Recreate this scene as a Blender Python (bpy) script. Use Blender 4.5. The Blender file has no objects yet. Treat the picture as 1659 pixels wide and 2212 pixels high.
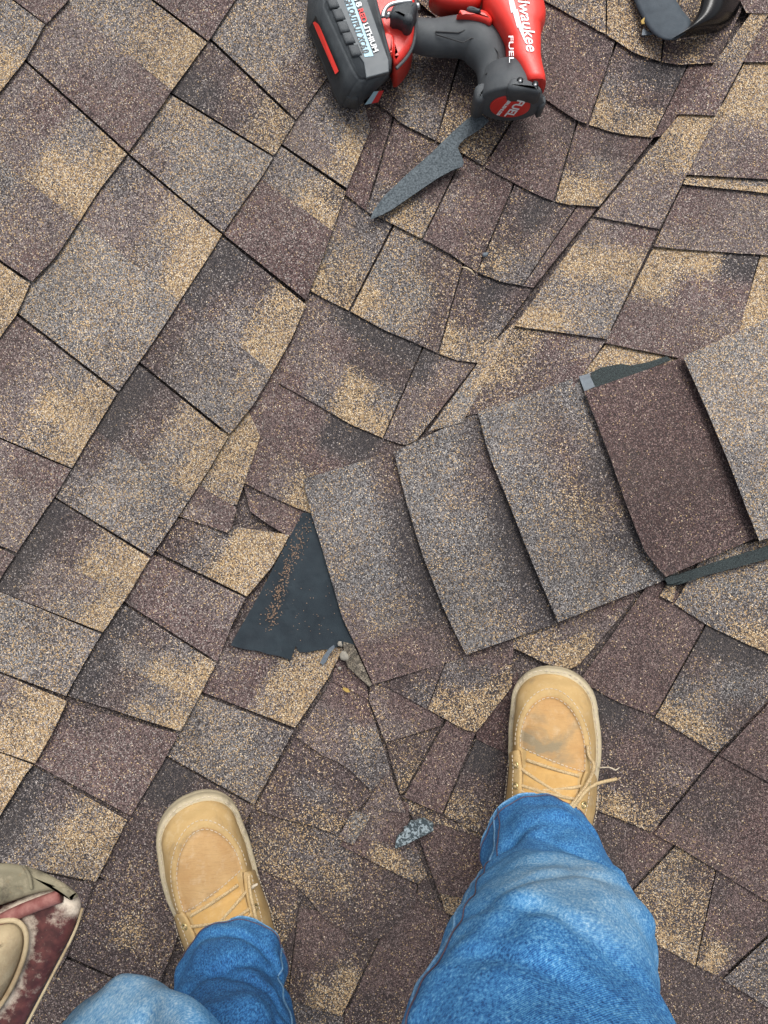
import bpy, bmesh, math, random
from mathutils import Vector, Matrix, noise as mnoise
random.seed(7)
scene = bpy.context.scene
C = scene.collection

# ------------------------------------------------------------------ camera, sky, sun, exposure
CAM_H = 1.10                 # camera height above the roof (m)
FPX = 1755.0                 # focal length in survey units (survey sheet is 1659 x 2212)
CX, CY = 829.5, 1106.0
cam_d = bpy.data.cameras.new('camera'); cam = bpy.data.objects.new('camera', cam_d); C.objects.link(cam)
cam.location = (0, 0, CAM_H)
cam_d.sensor_fit = 'HORIZONTAL'; cam_d.sensor_width = 36.0
cam_d.lens = 36.0 * FPX / 1659.0
cam_d.clip_start = 0.02; cam_d.clip_end = 500
scene.camera = cam
scene.render.resolution_x, scene.render.resolution_y = 768, 1024

SUN_EL, SUN_AZ = math.radians(60), math.radians(12)     # bright overcast, light from ahead of the person
world = bpy.data.worlds.new('World'); scene.world = world; world.use_nodes = True
wn = world.node_tree.nodes; wl = world.node_tree.links; wn.clear()
sky = wn.new('ShaderNodeTexSky'); sky.sky_type = 'NISHITA'; sky.sun_disc = False
sky.sun_elevation = SUN_EL; sky.sun_rotation = SUN_AZ
sky.air_density = 1.0; sky.dust_density = 6.0; sky.ozone_density = 0.6
hs = wn.new('ShaderNodeHueSaturation'); hs.inputs['Saturation'].default_value = 0.3   # cloud cover: nearly white
bg = wn.new('ShaderNodeBackground'); bg.inputs['Strength'].default_value = 0.12
wo = wn.new('ShaderNodeOutputWorld')
wl.new(sky.outputs[0], hs.inputs['Color']); wl.new(hs.outputs[0], bg.inputs['Color']); wl.new(bg.outputs[0], wo.inputs['Surface'])
sd = bpy.data.lights.new('sun', 'SUN'); sd.energy = 1.3; sd.angle = math.radians(28); sd.color = (1.0, 0.985, 0.965)
sun = bpy.data.objects.new('sun', sd); C.objects.link(sun)
sdir = Vector((math.sin(SUN_AZ) * math.cos(SUN_EL), math.cos(SUN_AZ) * math.cos(SUN_EL), math.sin(SUN_EL)))
sun.rotation_euler = sdir.to_track_quat('Z', 'Y').to_euler()
scene.view_settings.view_transform = 'Standard'; scene.view_settings.look = 'None'
scene.view_settings.exposure = 0.6; scene.view_settings.gamma = 1.0
scene.view_settings.use_curve_mapping = False

# ------------------------------------------------------------------ helpers
def sstep(a, b, x):
    t = min(1, max(0, (x - a) / (b - a))); return t * t * (3 - 2 * t)

TROUGH = [(-1000, 2214), (140, 1450), (960, 900), (1480, 800), (1973, 962), (3200, 1300)]     # survey y -> x of the valley line
def trough_x(y):
    for (y0, x0), (y1, x1) in zip(TROUGH, TROUGH[1:]):
        if y <= y1: return x0 + (x1 - x0) * (y - y0) / (y1 - y0)
    return TROUGH[-1][1]
def base(x, y):
    """height of the roof (m): two slopes falling to a winding valley, a hip under the caps"""
    x = min(2600, max(-1000, x)); y = min(3000, max(-900, y))
    s = sum((x - trough_x(y + o)) for o in (-120, -60, 0, 60, 120)) / 5 * .85
    k = .075 + .145 * sstep(300, 1600, y)
    z = k * (math.sqrt(s * s + 130 * 130) - 130) / 1595.0
    t = (x - 700) * 0.299 + (y - 1250) * 0.954
    z += 0.022 * math.exp(-(t / 150.0) ** 2) * sstep(520, 800, x)
    z += 0.003 * mnoise.noise(Vector((x / 260.0, y / 260.0, 3.1)))
    return z

def at(x, y, z):
    d = CAM_H - z
    return Vector(((x - CX) / FPX * d, (CY - y) / FPX * d, z))

def on_roof(x, y, h=0.0):
    return at(x, y, base(x, y) + h)

def link(o, parent=None):
    C.objects.link(o)
    if parent is not None: o.parent = parent
    return o

def mesh_obj(name, verts, faces, mat=None, parent=None, smooth=False):
    me = bpy.data.meshes.new(name); me.from_pydata([tuple(v) for v in verts], [], faces); me.update()
    if smooth:
        for p in me.polygons: p.use_smooth = True
    o = bpy.data.objects.new(name, me)
    if mat: me.materials.append(mat)
    return link(o, parent)

def bm_obj(name, bm, mat=None, parent=None, smooth=False):
    me = bpy.data.meshes.new(name); bm.to_mesh(me); bm.free()
    if smooth:
        for p in me.polygons: p.use_smooth = True
    o = bpy.data.objects.new(name, me)
    if mat: me.materials.append(mat)
    return link(o, parent)

def empty(name, loc=(0, 0, 0)):
    o = bpy.data.objects.new(name, None); o.location = loc; o.empty_display_size = 0.05; C.objects.link(o); return o

def tag(o, label=None, cat=None, group=None, kind=None):
    if label: o['label'] = label
    if cat: o['category'] = cat
    if group: o['group'] = group
    if kind: o['kind'] = kind
    return o

def polylen(p):
    return sum(math.dist(p[i], p[i + 1]) for i in range(len(p) - 1))

def resample(p, n):
    """n+1 points evenly along polyline p"""
    L = [0]
    for i in range(len(p) - 1): L.append(L[-1] + math.dist(p[i], p[i + 1]))
    out = []; tot = L[-1] or 1e-9
    for k in range(n + 1):
        t = tot * k / n; i = 0
        while i < len(p) - 2 and L[i + 1] < t: i += 1
        f = (t - L[i]) / max(1e-9, L[i + 1] - L[i])
        f = min(1, max(0, f))
        out.append(tuple(a + (b - a) * f for a, b in zip(p[i], p[i + 1])))
    return out

def smooth_loop(p, it=2):
    for _ in range(it):
        q = []
        for i in range(len(p)):
            a, b = p[i], p[(i + 1) % len(p)]
            q.append(tuple(x * .75 + y * .25 for x, y in zip(a, b)))
            q.append(tuple(x * .25 + y * .75 for x, y in zip(a, b)))
        p = q
    return p

def smooth_line(p, it=2):
    for _ in range(it):
        q = [p[0]]
        for i in range(len(p) - 1):
            a, b = p[i], p[i + 1]
            q.append(tuple(x * .75 + y * .25 for x, y in zip(a, b)))
            q.append(tuple(x * .25 + y * .75 for x, y in zip(a, b)))
        q.append(p[-1]); p = q
    return p

def tube(name, pts, r, mat, parent=None, seg=8, closed=False):
    pts = [Vector(p) for p in pts]; n = len(pts); V = []; F = []
    up = Vector((0, 0, 1))
    for i, p in enumerate(pts):
        a = pts[i - 1] if (i > 0 or closed) else pts[i]; b = pts[(i + 1) % n] if (i < n - 1 or closed) else pts[i]
        t = (b - a).normalized() if (b - a).length > 1e-9 else Vector((1, 0, 0))
        s = t.cross(up)
        if s.length < 1e-3: s = t.cross(Vector((0, 1, 0)))
        s.normalize(); u = s.cross(t)
        rr = r[i] if isinstance(r, (list, tuple)) else r
        for k in range(seg):
            ang = 2 * math.pi * k / seg
            V.append(p + s * (math.cos(ang) * rr) + u * (math.sin(ang) * rr))
    m = n if closed else n - 1
    for i in range(m):
        for k in range(seg):
            j = (i + 1) % n
            F.append((i * seg + k, i * seg + (k + 1) % seg, j * seg + (k + 1) % seg, j * seg + k))
    if not closed:
        F.append(tuple(range(seg - 1, -1, -1))); F.append(tuple((n - 1) * seg + k for k in range(seg)))
    return mesh_obj(name, V, F, mat, parent, smooth=True)

def signed_area(p):
    return 0.5 * sum(p[i][0] * p[(i + 1) % len(p)][1] - p[(i + 1) % len(p)][0] * p[i][1] for i in range(len(p)))

def inset(p, d):
    n = len(p); out = []
    for i in range(n):
        a = Vector(p[i - 1][:2]); b = Vector(p[i][:2]); c = Vector(p[(i + 1) % n][:2])
        e1 = (b - a); e2 = (c - b)
        if e1.length < 1e-9: e1 = e2
        if e2.length < 1e-9: e2 = e1
        e1.normalize(); e2.normalize()
        nrm = Vector((-e1.y, e1.x)) + Vector((-e2.y, e2.x))
        if nrm.length < 1e-6: nrm = Vector((-e1.y, e1.x))
        nrm.normalize()
        c_ = max(0.45, nrm.dot(Vector((-e1.y, e1.x))))
        q = b + nrm * (d / c_)
        out.append((q.x, q.y))
    return out

def puff(name, outline, zlo, zhi, r, mat, parent=None, steps=4, smooth=True, bulge=0.0, both=False):
    """solid from a plan outline (world xy, z between zlo and zhi) with a rounded upper edge"""
    p = [tuple(q[:2]) for q in outline]
    if signed_area(p) < 0: p = p[::-1]
    n = len(p); rings = []
    if both:
        for k in range(steps):
            a = math.pi / 2 * (1 - k / steps)
            rings.append((inset(p, r * (1 - math.cos(a))), zlo + r * (1 - math.sin(a))))
        rings.append((p, zlo + r))
    else:
        rings.append((p, zlo))
    rings.append((p, zhi - r))
    for k in range(1, steps + 1):
        a = math.pi / 2 * k / steps
        rings.append((inset(p, r * (1 - math.cos(a))), zhi - r + r * math.sin(a)))
    V = []; F = []
    for q, z in rings:
        for x, y in q: V.append((x, y, z))
    for i in range(len(rings) - 1):
        for k in range(n):
            F.append((i * n + k, i * n + (k + 1) % n, (i + 1) * n + (k + 1) % n, (i + 1) * n + k))
    top = (len(rings) - 1) * n
    F.append(tuple(top + k for k in range(n)))
    F.append(tuple(reversed(range(n))))
    o = mesh_obj(name, V, F, mat, parent)
    if smooth:
        for pl in o.data.polygons:
            pl.use_smooth = len(pl.vertices) == 4
    return o

# ------------------------------------------------------------------ materials
def new_mat(name):
    m = bpy.data.materials.new(name); m.use_nodes = True
    nt = m.node_tree; b = nt.nodes['Principled BSDF']; return m, nt, b

def nd(nt, typ, **kw):
    n = nt.nodes.new(typ)
    for k, v in kw.items(): setattr(n, k, v)
    return n

def math_n(nt, op, a, b=None, clamp=False):
    n = nd(nt, 'ShaderNodeMath', operation=op, use_clamp=clamp)
    for i, v in enumerate((a, b)):
        if v is None: continue
        if hasattr(v, 'is_linked'): nt.links.new(v, n.inputs[i])
        else: n.inputs[i].default_value = v
    return n.outputs[0]

def mix_c(nt, f, a, b, blend='MIX'):
    n = nd(nt, 'ShaderNodeMix', data_type='RGBA', blend_type=blend)
    for i, v in ((0, f), (6, a), (7, b)):
        if hasattr(v, 'is_linked'): nt.links.new(v, n.inputs[i])
        elif i == 0: n.inputs[i].default_value = v
        else: n.inputs[i].default_value = (*v, 1) if len(v) == 3 else v
    return n.outputs[2]

def ramp(nt, fac, stops, interp='LINEAR'):
    n = nd(nt, 'ShaderNodeValToRGB'); cr = n.color_ramp; cr.interpolation = interp
    while len(cr.elements) < len(stops): cr.elements.new(0.5)
    for e, (p, c) in zip(cr.elements, stops):
        e.position = p; e.color = (*c, 1) if len(c) == 3 else c
    nt.links.new(fac, n.inputs[0]); return n.outputs[0]

def tex_noise(nt, scale, detail=3, rough=0.55, vec=None, dist=0.0):
    n = nd(nt, 'ShaderNodeTexNoise'); n.inputs['Scale'].default_value = scale
    n.inputs['Detail'].default_value = detail; n.inputs['Roughness'].default_value = rough
    n.inputs['Distortion'].default_value = dist
    if vec is not None: nt.links.new(vec, n.inputs['Vector'])
    return n.outputs['Fac']

def shingle_material():
    m, nt, b = new_mat('granule_shingle'); L = nt.links
    pos = nd(nt, 'ShaderNodeNewGeometry').outputs['Position']
    at_ = nd(nt, 'ShaderNodeAttribute', attribute_name='blend')
    sp = nd(nt, 'ShaderNodeSeparateColor'); L.new(at_.outputs['Color'], sp.inputs[0])
    tan, dark, red = sp.outputs[0], sp.outputs[1], sp.outputs[2]
    vo = nd(nt, 'ShaderNodeTexVoronoi', feature='F1'); vo.inputs['Scale'].default_value = 720; L.new(pos, vo.inputs['Vector'])
    vc = nd(nt, 'ShaderNodeSeparateColor'); L.new(vo.outputs['Color'], vc.inputs[0])
    nL = tex_noise(nt, 22, 4, 0.6, pos); nM = tex_noise(nt, 75, 3, 0.6, pos); nS = tex_noise(nt, 9, 3, 0.5, pos)
    w = math_n(nt, 'ADD', math_n(nt, 'MULTIPLY', math_n(nt, 'SUBTRACT', nL, 0.5), 1.0), math_n(nt, 'MULTIPLY', math_n(nt, 'SUBTRACT', nM, 0.5), 0.5))
    tan2 = math_n(nt, 'ADD', tan, math_n(nt, 'MULTIPLY', w, 0.5))
    dark2 = math_n(nt, 'SUBTRACT', math_n(nt, 'ADD', dark, math_n(nt, 'MULTIPLY', math_n(nt, 'SUBTRACT', nS, 0.5), 0.7)), math_n(nt, 'MULTIPLY', w, 0.35))
    isT = math_n(nt, 'GREATER_THAN', tan2, vc.outputs[0]); isD = math_n(nt, 'GREATER_THAN', dark2, vc.outputs[2])
    v = vc.outputs[1]
    tanc = ramp(nt, v, [(0, (.15, .10, .06)), (.25, (.31, .21, .12)), (.55, (.50, .335, .165)), (.8, (.63, .46, .265)), (1, (.76, .65, .49))])
    purp = ramp(nt, v, [(0, (.055, .036, .036)), (.4, (.140, .088, .083)), (.75, (.205, .137, .128)), (.95, (.27, .195, .175)), (1, (.40, .31, .26))])
    grey = ramp(nt, v, [(0, (.065, .060, .060)), (.4, (.172, .165, .163)), (.75, (.275, .264, .258)), (.93, (.36, .345, .33)), (1, (.50, .47, .44))])
    drk = ramp(nt, v, [(0, (.018, .017, .019)), (.6, (.055, .05, .054)), (.92, (.10, .085, .078)), (1, (.24, .19, .145))])
    drk = mix_c(nt, math_n(nt, 'MULTIPLY', red, red), drk, ramp(nt, v, [(0, (.022, .013, .013)), (.6, (.070, .037, .035)), (.92, (.115, .068, .06)), (1, (.24, .18, .14))]))
    red2 = math_n(nt, 'ADD', red, math_n(nt, 'MULTIPLY', w, 0.5), True)
    body = mix_c(nt, red2, grey, purp)
    c = mix_c(nt, isT, body, tanc)
    rnd2 = math_n(nt, 'FRACT', math_n(nt, 'MULTIPLY', vc.outputs[0], 17.31))
    pale = ramp(nt, v, [(0, (.24, .205, .19)), (.5, (.36, .315, .29)), (1, (.50, .445, .40))])
    c = mix_c(nt, math_n(nt, 'MULTIPLY', math_n(nt, 'GREATER_THAN', at_.outputs['Alpha'], rnd2), .85), c, pale)
    c = mix_c(nt, isD, c, drk)
    gap = nd(nt, 'ShaderNodeMapRange'); gap.inputs['From Min'].default_value = .42; gap.inputs['From Max'].default_value = .75
    L.new(vo.outputs['Distance'], gap.inputs['Value'])
    c = mix_c(nt, math_n(nt, 'MULTIPLY', gap.outputs[0], 0.7), c, (.018, .017, .018))
    # weathering: thin dirt film with its own cloudy shape
    film = ramp(nt, tex_noise(nt, 6, 5, .62, pos, 0.8), [(.38, (0, 0, 0)), (.72, (1, 1, 1))])
    c = mix_c(nt, math_n(nt, 'MULTIPLY', film, 0.30), c, (.06, .05, .042))
    spot = ramp(nt, tex_noise(nt, 34, 5, .68, pos, 0.5), [(.60, (0, 0, 0)), (.70, (1, 1, 1))])
    c = mix_c(nt, math_n(nt, 'MULTIPLY', spot, 0.38), c, (.028, .026, .026))
    L.new(c, b.inputs['Base Color'])
    b.inputs['Roughness'].default_value = 0.82; b.inputs['Specular IOR Level'].default_value = 0.35
    bp = nd(nt, 'ShaderNodeBump'); bp.inputs['Strength'].default_value = 0.8; bp.inputs['Distance'].default_value = 0.0014; bp.invert = True
    L.new(vo.outputs['Distance'], bp.inputs['Height'])
    bp2 = nd(nt, 'ShaderNodeBump'); bp2.inputs['Strength'].default_value = 0.25; bp2.inputs['Distance'].default_value = 0.006
    L.new(nM, bp2.inputs['Height']); L.new(bp.outputs[0], bp2.inputs['Normal'])
    L.new(bp2.outputs[0], b.inputs['Normal'])
    return m

def simple_mat(name, col, rough=0.6, var=0.25, scale=40, bump=0.0, bscale=200, spec=0.4, metal=0.0, col2=None, detail=4):
    m, nt, b = new_mat(name); L = nt.links
    tc = nd(nt, 'ShaderNodeTexCoord').outputs['Object']
    n1 = tex_noise(nt, scale, detail, .6, tc)
    c2 = col2 or tuple(x * (1 - var) for x in col)
    c = mix_c(nt, ramp(nt, n1, [(.32, (0, 0, 0)), (.7, (1, 1, 1))]), col, c2)
    L.new(c, b.inputs['Base Color'])
    b.inputs['Metallic'].default_value = metal; b.inputs['Specular IOR Level'].default_value = spec
    rr = nd(nt, 'ShaderNodeMapRange'); rr.inputs['To Min'].default_value = max(0, rough - .1); rr.inputs['To Max'].default_value = min(1, rough + .1)
    L.new(tex_noise(nt, scale * 2.3, 3, .6, tc), rr.inputs['Value']); L.new(rr.outputs[0], b.inputs['Roughness'])
    if bump:
        bp = nd(nt, 'ShaderNodeBump'); bp.inputs['Strength'].default_value = bump; bp.inputs['Distance'].default_value = 0.001
        L.new(tex_noise(nt, bscale, 4, .6, tc), bp.inputs['Height']); L.new(bp.outputs[0], b.inputs['Normal'])
    return m

M = {}
M['shingle'] = shingle_material()
M['asphalt'] = simple_mat('asphalt_edge', (.030, .029, .031), .8, .4, 300, .5, 700)
M['felt'] = simple_mat('black_underlayment', (.008, .014, .020), .8, .0, 40, .45, 700, col2=(.019, .030, .038))
M['scrap_felt'] = None

# ------------------------------------------------------------------ roof and shingles
COL = {  # granule blend: (tan share, dark share, purple-vs-grey)
    'P': (.06, .16, .95), 'p': (.16, .08, .70), 'G': (.30, .14, .25), 'g': (.16, .28, .35), 'T': (.90, .05, .30), 't': (.58, .12, .35),
    'D': (.05, .84, .30), 'd': (.13, .52, .75), 'B': (.30, .44, .78), 'L': (.32, .03, .08), 'O': (.76, .36, .5), 'R': (.03, .26, 1.0), 'M': (.02, .50, 1.0),
    'N': (.03, .60, 1.0), 'S': (.14, .20, .10), 's': (.20, .10, .15)}

def blend_rows(code):
    return [[COL[ch] for ch in row] for row in code.split('/')]

def bil(rows, u, v):
    """granule blend at (u, v): each letter of the code owns an equal cell, with short ragged transitions"""
    def pick(n, t):
        x = min(n - 1, max(0, t * n - .5)); i = min(max(0, n - 2), int(x)); return i, (sstep(.28, .72, x - i) if n > 1 else 0)
    def rowv(r):
        j, f = pick(len(r), u); q = r[min(j + 1, len(r) - 1)]
        return tuple(a + (b_ - a) * f for a, b_ in zip(r[j], q))
    i, fv = pick(len(rows), v); a = rowv(rows[i]); b_ = rowv(rows[min(i + 1, len(rows) - 1)])
    return tuple(x + (y - x) * fv for x, y in zip(a, b_))

def tab_geo(up, butt, h0, h1, code, ext=26, gap=.12, thick=.0042, nu=None, nv=7, curl=0.0, jit=.5):
    Lb = max(polylen(up), polylen(butt))
    n = nu or max(6, min(15, int(Lb / 24)))
    U = resample(up, n); B = resample(butt, n)
    g = gap / max(20, Lb)
    rows = blend_rows(code); V = []; A = []; F = []
    ts = [-1] + [k / nv for k in range(nv + 1)]
    nr = len(ts)
    zj = random.uniform(-.0005, .0005); tw = random.uniform(-.0007, .0007)
    jitb = [(random.uniform(-jit, jit), random.uniform(-jit, jit)) for _ in range(n + 1)]
    for sgn in (0, 1):
        for r_, t in enumerate(ts):
            for i in range(n + 1):
                f = i / n; ff = g + (1 - 2 * g) * f
                k = ff * n; j = min(n - 1, int(k)); q = k - j
                pu = [a + (b_ - a) * q for a, b_ in zip(U[j], U[j + 1])]; pb = [a + (b_ - a) * q for a, b_ in zip(B[j], B[j + 1])]
                if t < 0:
                    d = max(30, math.dist(pu, pb)); e = -ext / d
                else: e = t
                x = pu[0] + (pb[0] - pu[0]) * e; y = pu[1] + (pb[1] - pu[1]) * e
                if t == 1: x += jitb[i][0]; y += jitb[i][1]
                elif i in (0, n) and t >= 0: x += random.uniform(-.6, .6) * jit if sgn == 0 else 0
                h = h0 + (h1 - h0) * e + zj + tw * (f - .5) + curl * (2 * f - 1) ** 2 * max(0, e)
                if sgn: h -= thick
                V.append((x, y, h)); c_ = bil(rows, f, e); A.append((c_[0] * (1 - .3 * DARK_ADD), c_[1] + DARK_ADD, c_[2], PALE_ADD))
    m = n + 1; off = nr * m
    for i in range(m * nr):                                     # the underside follows the top outline
        x, y, _ = V[i]; V[off + i] = (x, y, V[off + i][2])
    for r_ in range(nr - 1):
        for i in range(n):
            a = r_ * m + i
            F.append(((a, a + m, a + m + 1, a + 1), 0)); F.append(((off + a, off + a + 1, off + a + m + 1, off + a + m), 1))
    for i in range(n):
        a = (nr - 1) * m + i; F.append(((a, off + a, off + a + 1, a + 1), 1)); a = i; F.append(((a, a + 1, off + a + 1, off + a), 1))
    for r_ in range(nr - 1):
        a = r_ * m; F.append(((a, off + a, off + a + m, a + m), 1)); a = r_ * m + n; F.append(((a, a + m, off + a + m, off + a), 1))
    W = [on_roof(x, y, h) for x, y, h in V]
    # make the top face look up
    i0 = F[0][0]; nrm = (W[i0[1]] - W[i0[0]]).cross(W[i0[2]] - W[i0[0]])
    if nrm.z < 0: F = [(tuple(reversed(f)), k) for f, k in F]
    return W, F, A

def build_tabs(name, geos, parent):
    V = []; F = []; K = []; A = []
    for W, f, a in geos:
        o = len(V); V += W; A += a
        for idx, k in f: F.append(tuple(o + i for i in idx)); K.append(k)
    me = bpy.data.meshes.new(name); me.from_pydata([tuple(v) for v in V], [], F); me.update()
    me.materials.append(M['shingle']); me.materials.append(M['asphalt'])
    me.polygons.foreach_set('material_index', K)
    at_ = me.attributes.new('blend', 'FLOAT_COLOR', 'POINT')
    flat = []
    for c in A: flat += [*c]
    at_.data.foreach_set('color', flat)
    return link(bpy.data.objects.new(name, me), parent)

def cut_line(p, a, b_, n=8):
    q = resample(p, 200); i, j = round(a * 200), round(b_ * 200)
    return resample(q[i:j + 1], n)
# deck sheet
def make_roof():
    V = []; F = []; nx, ny = 138, 148
    for j in range(ny + 1):
        for i in range(nx + 1):
            x = -2600 + (6900) * i / nx; y = -2600 + 7400 * j / ny
            V.append(on_roof(x, y, -.0075))
    for j in range(ny):
        for i in range(nx):
            a = j * (nx + 1) + i; F.append((a, a + nx + 1, a + nx + 2, a + 1))
    o = mesh_obj('roof', V, F, M['shingle']); tag(o, kind='structure')
    a_ = o.data.attributes.new('blend', 'FLOAT_COLOR', 'POINT'); a_.data.foreach_set('color', [.12, .55, .6, 0.0] * len(V)); return o
roof = make_roof()

DARK_ADD = 0.0; PALE_ADD = 0.0        # added dark-granule share (valley stains included) and pale-granule share of the part laid
def T(up, butt, code, h0=.001, h1=.0055, name='shingle', **kw):
    return build_tabs(name, [tab_geo(up, butt, h0, h1, code, **kw)], roof)

def TS(up, butt, codes, cuts, **kw):
    """a laminated run: separate pieces side by side, each with its own granule blend"""
    c = [0, *cuts, 1]
    for k, code in enumerate(codes):
        T(cut_line(up, c[k], c[k + 1]), cut_line(butt, c[k], c[k + 1]), code, **{**kw, 'h1': kw.get('h1', .0055) + (.0012 if k % 2 else 0)})
DARK_ADD = .0; PALE_ADD = .15
# ---- left slope: courses A..F, butts face the lower right.  up line / butt line listed from upper right to lower left
T([(-40, -220), (-120, -112)], [(150, -2), (100, 52)], 'PP/PP')
T([(-122, -110), (-200, 0), (-300, 150)], [(97, 53), (55, 128), (0, 198), (-60, 270)], 'GTT/GTT')
T([(330, -240), (217, -88)], [(560, -80), (508, 0), (450, 88)], 'PP/PP')
TS([(215, -84), (150, 0), (100, 55), (55, 128)], [(447, 92), (435, 107), (370, 197), (320, 270), (277, 328)], ['GG/GG/tt/TT', 'pp/pP/PP'], [.44])
TS([(53, 133), (0, 198), (-60, 290), (-165, 450)], [(274, 332), (215, 410), (130, 540), (122, 553), (69, 608)], ['pp/Pp/GT/TT', 'pP/Gp/pp/pP'], [.52])
T([(-166, 452), (-230, 545)], [(65, 613), (37, 678), (0, 728), (-40, 780)], 'GT/TT')
# between second and third butt lines
T([(560, -80), (508, 2), (455, 82)], [(880, -60), (800, 45), (705, 170), (640, 258)], 'gGG/gGG/BgB')
T([(452, 87), (435, 107), (370, 200)], [(637, 263), (607, 312), (592, 336)], 'dD/Bd/OO')
T([(368, 204), (320, 270), (277, 330)], [(590, 340), (570, 375), (520, 445), (482, 503)], 'tGp/LLL/LGg')
TS([(274, 334), (215, 410), (130, 540), (75, 618), (38, 676)], [(479, 507), (452, 553), (415, 608), (345, 718), (257, 846)], ['gp/pp/tG/TT', 'LL/LL/LG'], [.42])
T([(35, 681), (0, 728), (-50, 810), (-92, 905)], [(253, 850), (220, 903), (155, 1011)], 'PPp/ppp/GTt/TTT')
T([(-94, 908), (-130, 1000), (-150, 1115)], [(153, 1014), (115, 1078), (95, 1106), (36, 1194)], 'ppP/Ppp')
T([(-152, 1118), (-190, 1200)], [(33, 1199), (0, 1251), (-40, 1310)], 'PP/PP')
# between third and fourth
T([(760, 95), (705, 172), (640, 262), (609, 311)], [(800, 280), (795, 292), (772, 350), (749, 406)], 'dgp/gGp/GTt', h1=.010)
TS([(606, 315), (570, 375), (520, 445), (482, 505)], [(747, 413), (725, 480), (697, 556), (661, 648)], ['gg/GG/tT/OT', 'PP/PR/RR'], [.36], h1=.0095)
TS([(479, 510), (452, 553), (415, 608), (345, 718), (307, 786)], [(661, 658), (625, 742), (550, 870), (496, 938)], ['DD/Dd/dg/TT/TT', 'dd/gg/gS/GG'], [.5], h1=.0095)
TS([(304, 791), (255, 848), (220, 903), (155, 1013), (118, 1073)], [(493, 943), (460, 1000), (410, 1078), (327, 1201)], ['DD/dd/tG/TT', 'dg/sL/Ls/GG'], [.5], h1=.0085)
TS([(116, 1076), (95, 1106), (35, 1196), (-20, 1270)], [(324, 1206), (280, 1280), (222, 1366)], ['DD/dd/tT/TT', 'DD/pp/pG/TT'], [.5], h1=.0085)
T([(-25, 1268), (-80, 1360), (-110, 1410)], [(219, 1370), (180, 1435), (142, 1503)], 'LG/GL/GG', h1=.008)
T([(-120, 1405), (-180, 1520), (-190, 1560)], [(145, 1514), (115, 1580), (76, 1649)], 'tG/pT/TT', h1=.011)
T([(-180, 1560), (-230, 1660), (-240, 1700)], [(72, 1652), (55, 1672), (0, 1762), (-30, 1800)], 'GG/tT/TT', h1=.010)
DARK_ADD = .03; PALE_ADD = .12
# narrow pieces right of the fourth butt line
T([(640, 700), (590, 790), (522, 905)], [(612, 822), (600, 850), (562, 940)], 'PP/PP', h0=.001, h1=.003)
T([(540, 895), (495, 945), (410, 1078)], [(562, 942), (540, 1010), (511, 1092)], 'TTt/TTt', h0=.002, h1=.007)
T([(430, 1050), (395, 1118)], [(511, 1096), (500, 1142), (490, 1150)], 'Pp/PP', h0=.003, h1=.010, nu=5)
T([(397, 1122), (340, 1193)], [(626, 1155), (590, 1222), (533, 1288)], 'Bd/gg/TT/TT', h1=.006)
T([(337, 1200), (327, 1208), (274, 1303)], [(530, 1291), (500, 1352), (470, 1430)], 'PP/pP/pP', h1=.008)
TS([(271, 1308), (222, 1370), (150, 1504)], [(467, 1433), (430, 1505), (390, 1580)], ['DD/dg/gT/TT', 'DD/dd/gt/tT'], [.55], h1=.009)
T([(146, 1518), (110, 1590), (76, 1651)], [(386, 1586), (345, 1659), (282, 1762)], 'dPP/PPP/PPP', h1=.008)
T([(73, 1655), (0, 1764), (-60, 1850)], [(275, 1772), (240, 1840), (207, 1905)], 'DDD/dgg/tTt/TTt', h1=.008)
T([(-70, 1850), (-130, 1960)], [(203, 1910), (145, 2065), (120, 2110)], 'dd/dB', h1=.006)
DARK_ADD = .06; PALE_ADD = .08
# fifth to sixth
T([(505, 1360), (475, 1425), (446, 1498)], [(742, 1400), (709, 1464), (664, 1532), (637, 1572)], 'dpP/pPP/tTt/TTT', h1=.007)
T([(443, 1505), (405, 1580), (367, 1636)], [(634, 1578), (593, 1655), (549, 1738)], 'GGG/GLG/gGG', h1=.008)
T([(364, 1640), (282, 1764), (215, 1894)], [(546, 1742), (500, 1850), (440, 1960), (400, 1990)], 'Ddd/ddB/BBd', h1=.007)
T([(213, 1899), (205, 1912), (146, 2065)], [(400, 1950), (380, 2040), (330, 2150)], 'ddd/BOd/dBd', h1=.007)
T([(143, 2071), (60, 2212), (0, 2320)], [(330, 2150), (240, 2290), (190, 2370)], 'dd/BB', h1=.006)
DARK_ADD = .08; PALE_ADD = .06
# ---- valley courses, butts face the bottom of the sheet, listed left to right
T([(1090, -190), (1310, -150)], [(1175, 0), (1255, 45), (1308, 74)], 'PGG/GGt', gap=.15)
T([(1313, -150), (1450, -120)], [(1311, 76), (1335, 90), (1370, 115), (1427, 133)], 'GtG/TOt', gap=.15)
T([(1455, -120), (1660, -100)], [(1430, 134), (1470, 140), (1548, 135)], 'OOB/BOB', gap=.15)
T([(900, -200), (1080, -70)], [(880, -20), (1000, 90), (1056, 128)], 'BB/BB', gap=.15)
T([(1085, -65), (1175, 0), (1255, 45), (1330, 87)], [(1060, 131), (1182, 217), (1245, 260), (1269, 268)], 'RPPd/PPPP/RPPP', curl=.001, gap=.15)
T([(1334, 90), (1370, 115), (1420, 132), (1484, 142)], [(1272, 269), (1310, 282), (1360, 292), (1408, 297)], 'dDD/gBd/TtT', gap=.15)
T([(1487, 142), (1548, 137)], [(1411, 297), (1440, 290)], 'MR/RR', nu=4, gap=.15)
T([(830, 60), (935, 60), (1000, 90)], [(815, 222), (870, 268), (941, 303)], 'gGd/GGd/BGg', gap=.15)
T([(1004, 93), (1100, 160), (1148, 190)], [(944, 305), (990, 325), (1043, 358)], 'DDd/BBB/OTO', gap=.15)
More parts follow.
